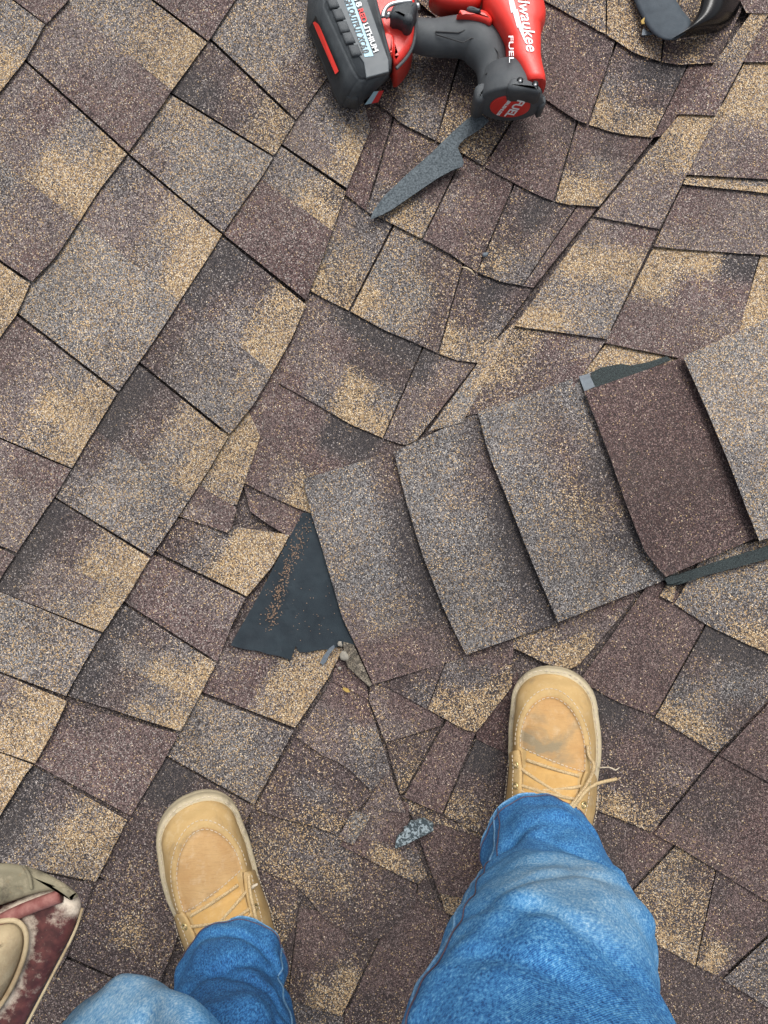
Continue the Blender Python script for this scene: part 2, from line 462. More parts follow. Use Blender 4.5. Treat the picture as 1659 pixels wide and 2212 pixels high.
T([(1152, 192), (1182, 217), (1246, 260)], [(1047, 361), (1110, 395), (1180, 430), (1195, 434)], 'RPd/PPP/PPP', gap=.15)
T([(1249, 262), (1310, 282), (1360, 292), (1412, 298)], [(1199, 436), (1230, 442), (1294, 446)], 'PdR/BGp/TTt', gap=.15)
T([(795, 210), (848, 254)], [(745, 420), (790, 454)], 'RP/RR', gap=.15)
T([(852, 257), (945, 305), (1000, 335)], [(793, 457), (830, 475), (911, 515)], 'PBP/PdP/gTt', gap=.15)
T([(1003, 337), (1045, 360), (1110, 395)], [(914, 517), (975, 550), (1029, 587)], 'PPR/pPP/PPB', gap=.15)
T([(1113, 397), (1180, 430), (1245, 445)], [(1032, 589), (1080, 608), (1128, 617)], 'dDd/BBp/OGg', gap=.15)
T([(1248, 445), (1292, 447)], [(1131, 617), (1152, 621)], 'RP/pP', nu=4, gap=.15)
T([(730, 440), (800, 460), (848, 486)], [(670, 628), (710, 650), (753, 670)], 'pgg/GtG/TtO', gap=.15)
T([(852, 488), (910, 515), (1000, 568)], [(757, 672), (830, 713), (880, 733), (945, 763)], 'GGBB/LGLB/TLGB', gap=.15)
T([(1003, 570), (1080, 608), (1154, 621)], [(948, 764), (985, 778), (1032, 784)], 'dDd/BBg/Ttt', gap=.15)
T([(665, 632), (750, 668), (830, 713), (912, 750)], [(602, 828), (675, 868), (750, 913), (826, 946)], 'pDDD/pPdd/ppTG/PgTT', gap=.15)
T([(915, 752), (985, 778), (1030, 784)], [(829, 947), (875, 963), (900, 950)], 'Dpp/ppP/ppG', gap=.15)
T([(600, 826), (675, 868), (750, 913), (830, 948), (890, 966)], [(526, 1042), (575, 1068), (618, 1087), (660, 1105), (740, 1130)], 'PPDDd/PPPPP/PpTTP', gap=.15)
T([(526, 1046), (575, 1068), (665, 1108)], [(540, 1104), (580, 1133), (632, 1164)], 'dPP/PPP', h1=.005, gap=.15)
DARK_ADD = .0; PALE_ADD = .12
# ---- cut strip lying along the valley
VK = dict(h0=.008, h1=.012)
T([(1625, 25), (1662, 26)], [(1462, 246), (1545, 249)], 'TT/tt/Pp/PP', **VK, gap=.15)
T([(1466, 250), (1547, 253)], [(1282, 467), (1424, 494)], 'TT/tT/pp/pp', **VK, gap=.15)
T([(1281, 472), (1421, 498)], [(1112, 704), (1310, 732)], 'pP/TT/GG/TG', **VK, gap=.15)
T([(1108, 709), (1308, 737)], [(1000, 900), (1230, 850)], 'OPp/OBP/BBP', h0=.006, h1=.009, gap=.15)
T([(1050, 760), (1108, 712)], [(925, 932), (1000, 912)], 'tt/LT/LL', h0=.009, h1=.012, nu=4, gap=.15)
# ---- right slope
T([(1625, -80), (1900, -80)], [(1607, 134), (1800, 135)], 'OBB/PPP', gap=.15)
T([(1560, -80), (1690, -80)], [(1612, 28), (1690, 30)], 'PP/PP', h0=.008, h1=.010, gap=.15)
T([(1607, 138), (1800, 139)], [(1482, 377), (1659, 387), (1800, 395)], 'TTt/TTT/ppt/pPP', gap=.15)
T([(1482, 381), (1800, 398)], [(1476, 398), (1545, 405), (1655, 417), (1800, 430)], 'TGG/TTG', h1=.006, ext=4, gap=.15)
T([(1474, 402), (1545, 408), (1655, 421), (1800, 434)], [(1412, 532), (1495, 540), (1640, 550), (1800, 560)], 'Ppp/Ppp/ppP', gap=.15)
T([(1411, 536), (1495, 543), (1640, 553)], [(1307, 741), (1447, 769), (1575, 800)], 'TTD/TPP/PPp/PPP', gap=.15)
T([(1643, 553), (1830, 570)], [(1583, 760), (1840, 840)], 'TTG/TTT', gap=.15)
T([(1307, 746), (1447, 773), (1560, 800)], [(1240, 830), (1440, 900)], 'TTT/TtT', h1=.004, gap=.15)
DARK_ADD = .12; PALE_ADD = 0
# ---- lower right field, below the hip
T([(1480, 1190), (1470, 1225)], [(1425, 1288), (1453, 1301)], 'TT/TT', h1=.006, gap=.15)
T([(1510, 1215), (1659, 1190), (1850, 1150)], [(1457, 1304), (1526, 1350), (1659, 1412), (1850, 1500)], 'GGG/LLG/GGT/GTT', gap=.15)
T([(1395, 1270), (1418, 1278), (1520, 1352)], [(1252, 1470), (1330, 1515), (1414, 1546)], 'RPP/PRP/RPR', gap=.15)
T([(1523, 1356), (1659, 1420), (1720, 1450)], [(1416, 1549), (1547, 1628)], 'DDDg/dgSg/gGgd/TTTt', gap=.3)
T([(1100, 1380), (1230, 1320), (1370, 1290)], [(1110, 1400), (1188, 1438), (1240, 1448), (1350, 1320)], 'tpP/tTp', h1=.004, gap=.15)
T([(1265, 1480), (1417, 1552), (1543, 1632)], [(1245, 1735), (1320, 1762), (1408, 1798)], 'DdP/dPp/dBB/OTO', gap=.15)
T([(1724, 1452), (1860, 1520)], [(1556, 1632), (1659, 1689), (1790, 1760)], 'RRR/RRR/RRR')
T([(1550, 1634), (1568, 1640), (1659, 1692), (1830, 1790)], [(1412, 1801), (1480, 1838), (1659, 1948), (1800, 2030)], 'RRR/dRR/dRO/PPT', gap=.15)
T([(1240, 1735), (1405, 1803), (1447, 1834)], [(1170, 1960), (1230, 1990), (1292, 1996)], 'ddR/dDd/dBd', gap=.3)
T([(1451, 1837), (1544, 1888)], [(1298, 1998), (1420, 2040), (1502, 2086)], 'OB/tO/OO/OT', gap=.2)
T([(1546, 1889), (1659, 1954), (1704, 1978)], [(1504, 2087), (1556, 2111)], 'dPPd/PPdP/OTTd', gap=.2)
T([(1708, 1980), (1850, 2060)], [(1562, 2116), (1659, 2177), (1800, 2260)], 'gg/gG', gap=.2)
T([(1300, 2000), (1420, 2039), (1560, 2119), (1659, 2180), (1830, 2280)], [(1280, 2330), (1400, 2330), (1500, 2380), (1620, 2400), (1800, 2420)], 'dddd/ddBB', gap=.15)
T([(1180, 1970), (1295, 2000), (1415, 2040)], [(1180, 2120), (1300, 2120), (1420, 2100)], 'dd/dd', h0=-.001, h1=.004)
DARK_ADD = .15
# ---- patched area below the hip, between the boots
T([(724, 1440), (790, 1455)], [(716, 1471), (796, 1512)], 'PP/PP', h1=.004, gap=.15)
T([(714, 1474), (795, 1513)], [(640, 1592), (705, 1637), (743, 1650), (805, 1712), (842, 1660)], 'PP/pG/pg', h1=.007, nu=8, gap=.15)
T([(634, 1597), (701, 1640), (743, 1654), (804, 1716)], [(550, 1747), (600, 1766), (677, 1784), (724, 1802)], 'dBdd/BggB/BBOO', h1=.007, gap=.15)
T([(800, 1478), (829, 1480), (919, 1532), (952, 1565)], [(797, 1513), (833, 1603), (880, 1590), (950, 1568)], 'pPPP/pppP', h0=.005, h1=.008, gap=.15)
T([(860, 1455), (964, 1425)], [(832, 1482), (922, 1531)], 'dd/dg', h0=.007, h1=.009, gap=.15)
T([(966, 1425), (1110, 1375)], [(924, 1532), (968, 1557), (1024, 1588), (1105, 1485)], 'gPd/ggP/OTO/TTT', h0=.005, h1=.009, nu=8, gap=.15)
T([(834, 1606), (950, 1571)], [(864, 1716), (872, 1712)], 'BB/OO', h0=.002, h1=.004, nu=5, gap=.15)
T([(963, 1560), (1024, 1590)], [(872, 1722), (955, 1758)], 'PP/PP', h0=.004, h1=.009, gap=.15)
T([(1028, 1587), (1120, 1475)], [(1030, 1597), (1130, 1645)], 'MM/MM', h0=.001, h1=.004, gap=.15)
T([(1028, 1600), (1130, 1648)], [(957, 1760), (1040, 1803), (1120, 1800)], 'Dd/dd/OB', h1=.006, gap=.15)
T([(806, 1716), (841, 1664)], [(796, 1743), (878, 1757)], 'pp/pp', h0=.002, h1=.005, nu=5, gap=.15)
T([(872, 1728), (955, 1762), (1050, 1808)], [(905, 1795), (950, 1779), (1040, 1812)], 'OBO/OOB', h0=.001, h1=.003, ext=8, gap=.15)
T([(902, 1800), (950, 1781), (1060, 1818)], [(948, 1930), (1003, 1940), (1040, 1930)], 'PPP/PPP/PPP', h1=.006, gap=.15)
T([(948, 1925), (1040, 1935)], [(963, 1973), (1030, 1990)], 'TT/TT', h0=.002, h1=.004, ext=4, gap=.15)
T([(793, 1733), (878, 1760), (893, 1815)], [(735, 1826), (815, 1866), (902, 1910), (922, 1890)], 'pPP/pPg/PTt', h0=.003, h1=.009, nu=8, gap=.15)
T([(763, 1752), (800, 1765)], [(728, 1812), (763, 1825)], 'LL/pL', h0=.013, h1=.017, ext=2, nu=4, gap=.15)
T([(540, 1752), (677, 1786), (725, 1808), (815, 1870), (900, 1914)], [(540, 1868), (647, 1912), (700, 1985), (810, 2044), (898, 1950)], 'BOgBd/OgOBd/OOBdd', nu=9, gap=.15)
T([(903, 1912), (923, 1898)], [(903, 1947), (962, 1972)], 'dd/dd', h1=.004, nu=4, gap=.15)
T([(814, 2046), (900, 1952), (966, 1986)], [(745, 2196), (840, 2240), (930, 2290)], 'PPP/PPP/dBP', gap=.15)
T([(643, 1988), (705, 1996), (808, 2050)], [(622, 2154), (680, 2180), (739, 2193)], 'PPB/PBT/BTT', gap=.15)
T([(540, 1874), (645, 1916)], [(560, 1980), (612, 2050), (638, 1990)], 'BB/OO', nu=5, gap=.15)
T([(560, 1960), (640, 1990)], [(560, 2150), (620, 2155)], 'dd/BO', h1=.005, nu=4, gap=.15)
T([(560, 2150), (626, 2159), (742, 2198)], [(520, 2340), (650, 2360), (735, 2360)], 'gg/gB', gap=.15)
T([(745, 2200), (840, 2244), (1000, 2290)], [(740, 2400), (850, 2420), (1000, 2430)], 'PP/PB', gap=.15)
DARK_ADD = .10
# ---- the wider roof round the surveyed patch
geos = []
ex, ey, nxx, nyy = .574, -.819, .819, .574
for i in range(-16, 17):
    so = random.uniform(0, 300)
    for j in range(-14, 15):
        cx_, cy_ = 829 + nxx * 262 * i + ex * (310 * j + so), 1106 + nyy * 262 * i + ey * (310 * j + so)
        if -70 < cx_ < 1730 and -90 < cy_ < 2290: continue
        if not (-2100 < cx_ < 3800 and -2100 < cy_ < 4300): continue
        hw = 155; a = (cx_ + ex * hw, cy_ + ey * hw); b_ = (cx_ - ex * hw, cy_ - ey * hw)
        upl = [(a[0] - nxx * 131, a[1] - nyy * 131), (b_[0] - nxx * 131, b_[1] - nyy * 131)]
        bt = [(a[0] + nxx * 131, a[1] + nyy * 131), (b_[0] + nxx * 131, b_[1] + nyy * 131)]
        geos.append(tab_geo(upl, bt, -.0055, .000, random.choice(['PP/PP', 'DD/pG/TT', 'GG/LG', 'PP/pT', 'dd/BT', 'pp/GG', 'RP/PP']), nu=4, nv=2))
field = build_tabs('shingle_field', geos, roof); field['kind'] = 'stuff'
DARK_ADD = .0; PALE_ADD = .0
# ---- hip caps (each overlaps the one to its left)
def cap(up, butt, code, z0, z1, **kw):
    return T(up, butt, code, h0=z0, h1=z1, name='ridge_cap', thick=.0048, nv=8, ext=30, gap=0, nu=12, jit=.3, **kw)
c1 = cap([(848, 975), (882, 1100), (912, 1206), (952, 1291), (1010, 1418)], [(655, 1035), (667, 1093), (690, 1165), (740, 1336), (768, 1394), (806, 1478)], 'dDDDd/SSSgP/SsSsP/SSSpP', .006, .016)  # dark uphill rows on the grey caps paint shade under the next cap
c2 = cap([(1032, 890), (1056, 978), (1107, 1106), (1150, 1216), (1207, 1345)], [(851, 976), (879, 1090), (913, 1200), (948, 1290), (977, 1355), (1007, 1414)], 'gdDDDD/SgSSg/SSSss/SSSsSs', .006, .021)
c3 = cap([(1252, 812), (1305, 953), (1360, 1106), (1395, 1196), (1440, 1252)], [(1032, 890), (1055, 978), (1107, 1106), (1150, 1216), (1206, 1344)], 'SgDBDS/gBBOgS/sgsGsS/SSSsSS', .007, .021)
c4 = cap([(1474, 772), (1530, 893), (1582, 1013), (1637, 1160)], [(1262, 845), (1305, 953), (1358, 1103), (1395, 1196), (1438, 1246)], 'NNNNN/NNNNN/NNNNN/NNNNN', .008, .022)
PALE_ADD = .15
c5 = cap([(1720, 660), (1780, 800), (1850, 1110)], [(1475, 770), (1530, 893), (1580, 1013), (1610, 1093), (1640, 1168)], 'LLTT/LLLT/LLsL', .009, .026)
c6 = cap([(1930, 560), (1990, 700), (2060, 1030)], [(1718, 670), (1780, 800), (1850, 1105)], 'PP/PP', .009, .030)

# ------------------------------------------------------------------ loose and exposed things on the roof
M['scrap_felt'] = simple_mat('weathered_felt_scrap', (.022, .031, .038), .8, 0, 420, .6, 800, col2=(.125, .150, .165))
M['curl_back'] = simple_mat('membrane_back', (.030, .042, .054), .7, 0, 90, .3, 700, col2=(.045, .060, .074))
M['curl_gloss'] = simple_mat('membrane_gloss', (.005, .005, .006), .22, .3, 50, .15, 160, spec=.4)
M['tar'] = simple_mat('tar_strip', (.003, .006, .007), .7, 0, 800, 1.0, 900, col2=(.035, .05, .05), detail=1)
M['mastic'] = simple_mat('grey_mastic', (.12, .145, .17), .55, .3, 160, .5, 400)
M['stone'] = simple_mat('pale_stone', (.27, .25, .21), .85, .35, 130, .5, 500)
M['white'] = simple_mat('whitish_flake', (.62, .63, .62), .6, .3, 120, .3, 400)
M['twig'] = simple_mat('dry_twig', (.52, .42, .28), .8, .3, 150)
M['yellow'] = simple_mat('dry_petal', (.42, .28, .07), .7, .3, 150)

def sheet(name, outline, hfun, thick, mat, parent=None, n_div=0, jit=0.8):
    """thin sheet lying on the roof: survey outline, height above the roof from hfun(x, y)"""
    bm = bmesh.new()
    top = [bm.verts.new((x + random.uniform(-jit, jit), y + random.uniform(-jit, jit), 0)) for x, y in outline]
    bm.faces.new(top)
    bmesh.ops.triangulate(bm, faces=bm.faces[:])
    for _ in range(n_div):
        bmesh.ops.subdivide_edges(bm, edges=[e for e in bm.edges if e.calc_length() > 18], cuts=1)
        bmesh.ops.triangulate(bm, faces=bm.faces[:])
    for v in bm.verts:
        x, y = v.co.x, v.co.y
        v.co = on_roof(x, y, hfun(x, y))
    bmesh.ops.recalc_face_normals(bm, faces=bm.faces[:])
    if sum(f.normal.z for f in bm.faces) < 0: bmesh.ops.reverse_faces(bm, faces=bm.faces[:])
    r = bmesh.ops.extrude_face_region(bm, geom=bm.faces[:])
    for g in r['geom']:
        if isinstance(g, bmesh.types.BMVert): g.co.z += thick
    bmesh.ops.recalc_face_normals(bm, faces=bm.faces[:])
    return bm_obj(name, bm, mat, parent)

def rock(name, p, size, mat, parent=None, squash=.6, seed=0):
    bm = bmesh.new(); bmesh.ops.create_icosphere(bm, subdivisions=2, radius=1)
    for v in bm.verts:
        k = 1 + .45 * mnoise.noise(v.co * 1.3 + Vector((seed * 3.7, seed, 1)))
        v.co = Vector((v.co.x * size * k, v.co.y * size * .8 * k, (v.co.z * squash + squash * .8) * size * k))
    o = bm_obj(name, bm, mat, parent, smooth=True); o.location = p; o.rotation_euler = (0, 0, seed); return o

# exposed underlayment with its torn lower edge
sheet('underlayment', [(653, 1108), (700, 1110), (730, 1200), (775, 1395), (745, 1392), (712, 1402), (690, 1404), (662, 1409), (645, 1408), (639, 1396),
      (643, 1372), (640, 1364), (633, 1361), (636, 1368), (634, 1390), (629, 1404), (627, 1425), (622, 1424), (604, 1417), (577, 1413), (560, 1406), (530, 1402), (498, 1394), (503, 1385), (560, 1284), (610, 1190)],
      lambda x, y: .0062 + .003 * sstep(1340, 1420, y) + .0008 * math.sin(x * .05 + y * .02) + .0025 * math.exp(-((x - 640 + (y - 1150) * .13) / 14) ** 2), .0012, M['felt'], roof, n_div=4, jit=.8)['label'] = 'exposed black underlayment triangle with torn lower edge'
bm = bmesh.new()
def grain(x, y, r, h):
    q = on_roof(x, y, h); res = bmesh.ops.create_icosphere(bm, subdivisions=1, radius=r)
    for v in res['verts']: v.co = v.co * random.uniform(.75, 1.2) + q
for k in range(420):
    t = random.random() ** .8
    px = resample([(664, 1122), (640, 1185), (620, 1235), (600, 1290), (588, 1330), (590, 1352)], 40)[int(t * 40)]
    sp = 9 - 3 * t + 5 * (random.random() < .2)
    grain(px[0] + random.gauss(0, sp), px[1] + random.gauss(0, 7), random.uniform(.0006, .0011), .0090)
for k in range(260):
    gx, gy = random.uniform(0, 1659), random.uniform(0, 2212)
    if not (500 < gx < 780 and 1100 < gy < 1430): grain(gx, gy, random.uniform(.0008, .0014), .0075)
for k in range(70): grain(random.uniform(560, 740), random.uniform(1260, 1385), .0007, .0088)
M['grains'] = simple_mat('spilled_grains', (.34, .22, .14), .85, 0, 700, col2=(.05, .04, .038), detail=1)
lg = bm_obj('loose_granules', bm, M['grains'], roof); lg['kind'] = 'stuff'
# tar strips squeezed out beside the dark cap, grey mastic smears
sheet('tar_strip', [(1276, 806), (1298, 794), (1340, 787), (1362, 790), (1400, 782), (1440, 770), (1450, 778), (1300, 826), (1270, 848)], lambda x, y: .0105, .0015, M['tar'], roof, n_div=3)
sheet('tar_strip', [(1436, 1246), (1470, 1238), (1540, 1215), (1600, 1196), (1662, 1178), (1800, 1140), (1800, 1175), (1660, 1206), (1590, 1226), (1520, 1244), (1470, 1262), (1440, 1266)], lambda x, y: .0095, .0015, M['tar'], roof, n_div=3)
sheet('mastic_smear', [(1250, 814), (1272, 808), (1285, 836), (1262, 845)], lambda x, y: .013, .0015, M['mastic'], roof, n_div=2)
sheet('mastic_smear', [(1434, 1250), (1450, 1243), (1468, 1244), (1474, 1252), (1452, 1260), (1440, 1262)], lambda x, y: .013, .003, M['tar'], roof, n_div=2)

o = sheet('felt_scrap', [(800, 475), (806, 455), (829, 425), (880, 376), (929, 333), (958, 305), (984, 280), (1010, 258), (1034, 242), (1056, 262), (1036, 280), (1004, 300), (992, 312), (989, 322), (996, 338), (1002, 352),
      (999, 360), (975, 370), (944, 386), (890, 424), (850, 452), (829, 463)],
      lambda x, y: .0135 + .004 * sstep(0, 24, abs((x - 800) * .77 - (475 - y) * .64 + 8)), .0014, M['scrap_felt'], None, n_div=3)
tag(o, 'weathered dark grey felt scrap tapering to a point, tucked under the power tool', 'felt scrap')
o = sheet('shingle_scrap', [(853, 1828), (855, 1814), (858, 1806), (868, 1805), (866, 1798), (874, 1794), (872, 1786), (880, 1782), (886, 1772), (897, 1771), (905, 1767), (917, 1766), (926, 1773), (935, 1776), (936, 1790), (900, 1807), (866, 1824)],
      lambda x, y: .012 + .006 * sstep(853, 935, x), .008, M['asphalt'], None, n_div=1, jit=.4)
m, nt, b = new_mat('speckled_slate_scrap')
tc = nd(nt, 'ShaderNodeTexCoord').outputs['Object']
fl = ramp(nt, tex_noise(nt, 260, 4, .65, tc, .6), [(.50, (0, 0, 0)), (.54, (1, 1, 1))])
nt.links.new(mix_c(nt, fl, (.028, .042, .048), (.25, .30, .32)), b.inputs['Base Color']); b.inputs['Roughness'].default_value = .6
o.data.materials.clear(); o.data.materials.append(m)
tag(o, 'small dark slate scrap with jagged edge and whitish flecks, between the boots', 'roofing scrap')

o = rock('stone_chip', on_roof(714 + 30, 1416, .010), .0075, M['stone'], None, .5, 2)
tag(o, 'larger pale stone chip wedged below the torn underlayment', 'stone')
o = rock('stone_chip', on_roof(735, 1391, .011), .004, M['stone'], None, .7, 5)
tag(o, 'small pale stone chip touching the torn edge of the underlayment', 'stone')
o = rock('stone_chip', on_roof(734, 1443, .010), .0026, M['stone'], None, .7, 3)
tag(o, 'tiny pale stone on the purple shingle below the larger chip', 'stone')
o = rock('stone_chip', on_roof(1048, 551, .010), .0042, M['mastic'], None, .6, 7)
tag(o, 'single bluish grey pebble on the curved valley shingles', 'stone')
o = sheet('shingle_fragment', [(742, 1386), (764, 1392), (782, 1430), (803, 1478), (798, 1482), (775, 1462), (752, 1440), (744, 1420)], lambda x, y: .011 + .003 * math.sin(x * .3 + y * .2), .003, M['stone'], None, n_div=2)
m, nt, b = new_mat('dirty_fragment'); pos = nd(nt, 'ShaderNodeTexCoord').outputs['Object']
nt.links.new(ramp(nt, tex_noise(nt, 420, 3, .6, pos), [(.35, (.04, .036, .032)), (.5, (.13, .11, .085)), (.68, (.30, .26, .19))]), b.inputs['Base Color']); b.inputs['Roughness'].default_value = .9
o.data.materials.clear(); o.data.materials.append(m)
tag(o, 'crumbled grey shingle fragment at the lower corner of the first hip cap', 'shingle fragment')
o = sheet('sealant_smear', [(692, 1432), (698, 1418), (712, 1400), (722, 1392), (723, 1398), (712, 1414), (704, 1430), (697, 1436)], lambda x, y: .0095, .0015, M['mastic'], None, n_div=1)
tag(o, 'thin bluish white sealant smear just below the torn underlayment', 'sealant')
o = tube('twig', [on_roof(x, y, .0115) for x, y in [(998, 577), (1008, 579), (1018, 585), (1026, 594)]], [.0006, .0012, .0012, .0005], M['twig'])
tag(o, 'short dry pale twig lying below a curved valley butt edge', 'twig')
o = sheet('shingle_crumb', [(741, 1484), (752, 1488), (756, 1494), (748, 1494), (740, 1489)], lambda x, y: .009, .002, M['yellow'])
tag(o, 'tiny orange crumb on the shingle right of the light tan tab', 'debris')

# curled black membrane strip at the top
def Z8(x, y): return (1278.8 + x * .2292, y * .2292)
strip = empty('membrane_strip', on_roof(1430, 60, .008))
def ribbon(name, A, B, zA, zB, mat, n=24, m=8, bow=0.0, thick=.0022):
    A = resample(smooth_line(A), n); B = resample(smooth_line(B), n); V = []; F = []
    for s in (0, 1):
        for i in range(n + 1):
            for j in range(m + 1):
                f = j / m; t = i / n
                x = A[i][0] + (B[i][0] - A[i][0]) * f; y = A[i][1] + (B[i][1] - A[i][1]) * f
                za = zA[0] + (zA[1] - zA[0]) * t if len(zA) == 2 else resample([(k, z) for k, z in enumerate(zA)], n)[i][1]
                zb = resample([(k, z) for k, z in enumerate(zB)], n)[i][1]
                z = za + (zb - za) * f + bow * math.sin(math.pi * f)
                V.append(on_roof(x, y, z - s * thick))
    k = m + 1; off = (n + 1) * k
    for i in range(n):
        for j in range(m):
            a = i * k + j; F.append((a, a + 1, a + k + 1, a + k)); F.append((off + a, off + a + k, off + a + k + 1, off + a + 1))
    for i in range(n):
        a = i * k; F.append((a, a + k, off + a + k, off + a)); a = i * k + m; F.append((a, off + a, off + a + k, a + k))
    for j in range(m):
        a = j; F.append((a, off + a, off + a + 1, a + 1)); a = n * k + j; F.append((a, a + 1, off + a + 1, off + a))
    o = mesh_obj(name, V, F, mat, None, smooth=True)
    o.parent = strip; o.matrix_parent_inverse = Matrix.Translation(-strip.location)
    return o
ribbon('flat_limb', [Z8(300, -330), Z8(345, -150), Z8(395, 0), Z8(470, 170), Z8(560, 310), Z8(640, 362), Z8(720, 385), Z8(800, 370)],
       [Z8(700, -330), Z8(745, -150), Z8(790, 0), Z8(840, 80), Z8(880, 130), Z8(915, 170), Z8(940, 208), Z8(885, 310)],
       [.012, .012, .013, .015, .018, .024, .032, .036], [.014, .016, .018, .022, .026, .030, .034, .038], M['curl_back'], bow=.003)
ribbon('curled_limb', [Z8(720, 385), Z8(860, 358), Z8(1000, 336), Z8(1120, 318), Z8(1210, 295), Z8(1310, 220), Z8(1375, 120), Z8(1400, 0), Z8(1405, -200)],
       [Z8(900, 280), Z8(942, 208), Z8(975, 160), Z8(1000, 110), Z8(1020, 60), Z8(1032, 0), Z8(1036, -60), Z8(1038, -140), Z8(1038, -240)],
       [.020, .008, .008, .008, .008, .009, .010, .012, .014], [.032, .036, .040, .042, .044, .045, .046, .046, .046], M['curl_gloss'], bow=.022)
tag(strip, 'curled black membrane strip with glossy outer side, lying at the top right', 'membrane strip')
o = sheet('dry_petal', [Z8(458, 205), Z8(480, 180), Z8(497, 170), Z8(503, 200), Z8(490, 230), Z8(465, 232)], lambda x, y: .017, .002, M['yellow'], None)
tag(o, 'tiny yellow dry petal at the edge of the curled membrane', 'petal')
o = sheet('paint_flake', [Z8(462, 335), Z8(470, 290), Z8(487, 275), Z8(505, 300), Z8(560, 320), Z8(570, 330), Z8(520, 322), Z8(492, 315), Z8(480, 340)], lambda x, y: .013, .002, M['mastic'], None)
tag(o, 'small pale grey flake poking out beside the curled membrane', 'flake')

# ------------------------------------------------------------------ cordless power tool
def Q(x, y): return (639.4 + x * .34375, y * .34375)
M['red'] = simple_mat('red_plastic', (.74, .040, .028), .40, .10, 60, .15, 900, spec=.5)
M['red_dark'] = simple_mat('red_plastic_disc', (.62, .030, .024), .42, .12, 60, .1, 900)
M['rubber'] = simple_mat('charcoal_rubber', (.055, .062, .068), .62, 0, 70, .35, 1400, col2=(.075, .083, .088))
M['rubber_dk'] = simple_mat('black_rubber', (.032, .038, .043), .6, 0, 70, .35, 1000, col2=(.055, .063, .068))
M['black'] = simple_mat('black_plastic', (.012, .013, .015), .38, .3, 60)
M['label_grey'] = simple_mat('grey_label', (.10, .115, .125), .5, .15, 50)
M['label_blue'] = simple_mat('pale_blue_stripe', (.36, .56, .66), .45, .12, 60)
M['print_white'] = simple_mat('white_print', (.82, .82, .82), .5, .05, 60)
M['print_red'] = simple_mat('red_print', (.62, .03, .03), .5, .05, 60)
M['steel'] = simple_mat('dull_steel', (.55, .56, .56), .35, .2, 90, metal=.9)
drill = empty('cordless_drill', on_roof(1000, 120, .012)); DZ = drill.location.z
def put(o, par):
    """parent o (built in world coordinates) under par without moving it"""
    bpy.context.view_layer.update()
    o.parent = par; o.matrix_parent_inverse = par.matrix_world.inverted(); return o
def qw(pts, z): return [at(*Q(*p), DZ + z) for p in pts]
def dpuff(name, pts, zlo, zhi, r, mat, par, sm=1, zref=None, **kw):
    w = qw(pts, zhi - r if zref is None else zref); w = [(v.x, v.y) for v in w]
    if sm: w = smooth_loop(w, sm)
    return put(puff(name, w, DZ + zlo, DZ + zhi, r, mat, None, **kw), par)

def lettering(text, p0, p1, z, size, mat, par, shear=0.0, bold=0.0, z1=None, fill=1.0):
    """flat printed text running from p0 to p1 (tool survey points)"""
    cu = bpy.data.curves.new('lettering', 'FONT'); cu.body = text; cu.size = 1; cu.shear = shear; cu.offset = bold; cu.extrude = .01
    ob = bpy.data.objects.new('lettering', cu); C.objects.link(ob); bpy.context.view_layer.update()
    me = bpy.data.meshes.new_from_object(ob.evaluated_get(bpy.context.evaluated_depsgraph_get()))
    bpy.data.objects.remove(ob)
    xs = [v.co.x for v in me.vertices]; w = max(xs) - min(xs); x0 = min(xs)
    a, b_ = qw([p0], z)[0], qw([p1], z if z1 is None else z1)[0]
    ax = (b_ - a); L = ax.length; ax.normalize(); up = Vector((0, 0, 1)); ay = up.cross(ax).normalized(); az = ax.cross(ay)
    for v in me.vertices:
        v.co = a + ax * ((v.co.x - x0) / w * L) + ay * (v.co.y * size) + az * (v.co.z * .02)
    me.materials.append(mat); o = bpy.data.objects.new('lettering', me); C.objects.link(o); return put(o, par)

# battery: tapered pack
def loft_poly(name, rings, mat, par, cap_top=True):
    n = len(rings[0]); V = [v for r in rings for v in r]; F = []
    for i in range(len(rings) - 1):
        for k in range(n): F.append((i * n + k, i * n + (k + 1) % n, (i + 1) * n + (k + 1) % n, (i + 1) * n + k))
    F.append(tuple((len(rings) - 1) * n + k for k in range(n))); F.append(tuple(reversed(range(n))))
    me = mesh_obj(name, V, F, mat)
    bm = bmesh.new(); bm.from_mesh(me.data); bmesh.ops.recalc_face_normals(bm, faces=bm.faces[:])
    bmesh.ops.bevel(bm, geom=[e for e in bm.edges if e.is_manifold and e.calc_face_angle(0) > .5], offset=.004, segments=3, affect='EDGES', clamp_overlap=True)
    bm.to_mesh(me.data); bm.free()
    for p in me.data.polygons: p.use_smooth = True
    return put(me, par)
bat = loft_poly('battery', [qw([(95, -260), (62, 140), (235, 600), (285, 690), (400, 655), (590, 495), (610, 400), (480, -260)], .004),
        qw([(95, -260), (68, 130), (245, 590), (290, 672), (420, 640), (600, 470), (612, 380), (470, -260)], .030),
        qw([(190, -260), (170, 40), (345, 420), (392, 500), (442, 505), (590, 455), (598, 370), (440, -260)], .078)], M['rubber_dk'], drill)
lp = dpuff('label_panel', [(222, -230), (430, -230), (448, 0), (582, 378), (585, 452), (440, 492), (425, 395), (385, 335), (236, 0)], .074, .0800, .0012, M['label_grey'], bat, sm=0, zref=.079)
dpuff('stripe', [(262, -200), (330, -200), (362, 0), (488, 352), (432, 360), (302, 0)], .0795, .0806, .0004, M['label_blue'], bat, sm=0, zref=.0802)
lettering('HIGH OUTPUT XC6.0', (288, -52), (424, 338), .0812, .0108, M['black'], bat, shear=.15, bold=.02)
lettering('18', (367, -2), (385, 48), .0812, .0095, M['print_white'], bat, bold=.02)
lettering('RED', (389, 60), (418, 145), .0812, .0090, M['print_red'], bat, bold=.03)
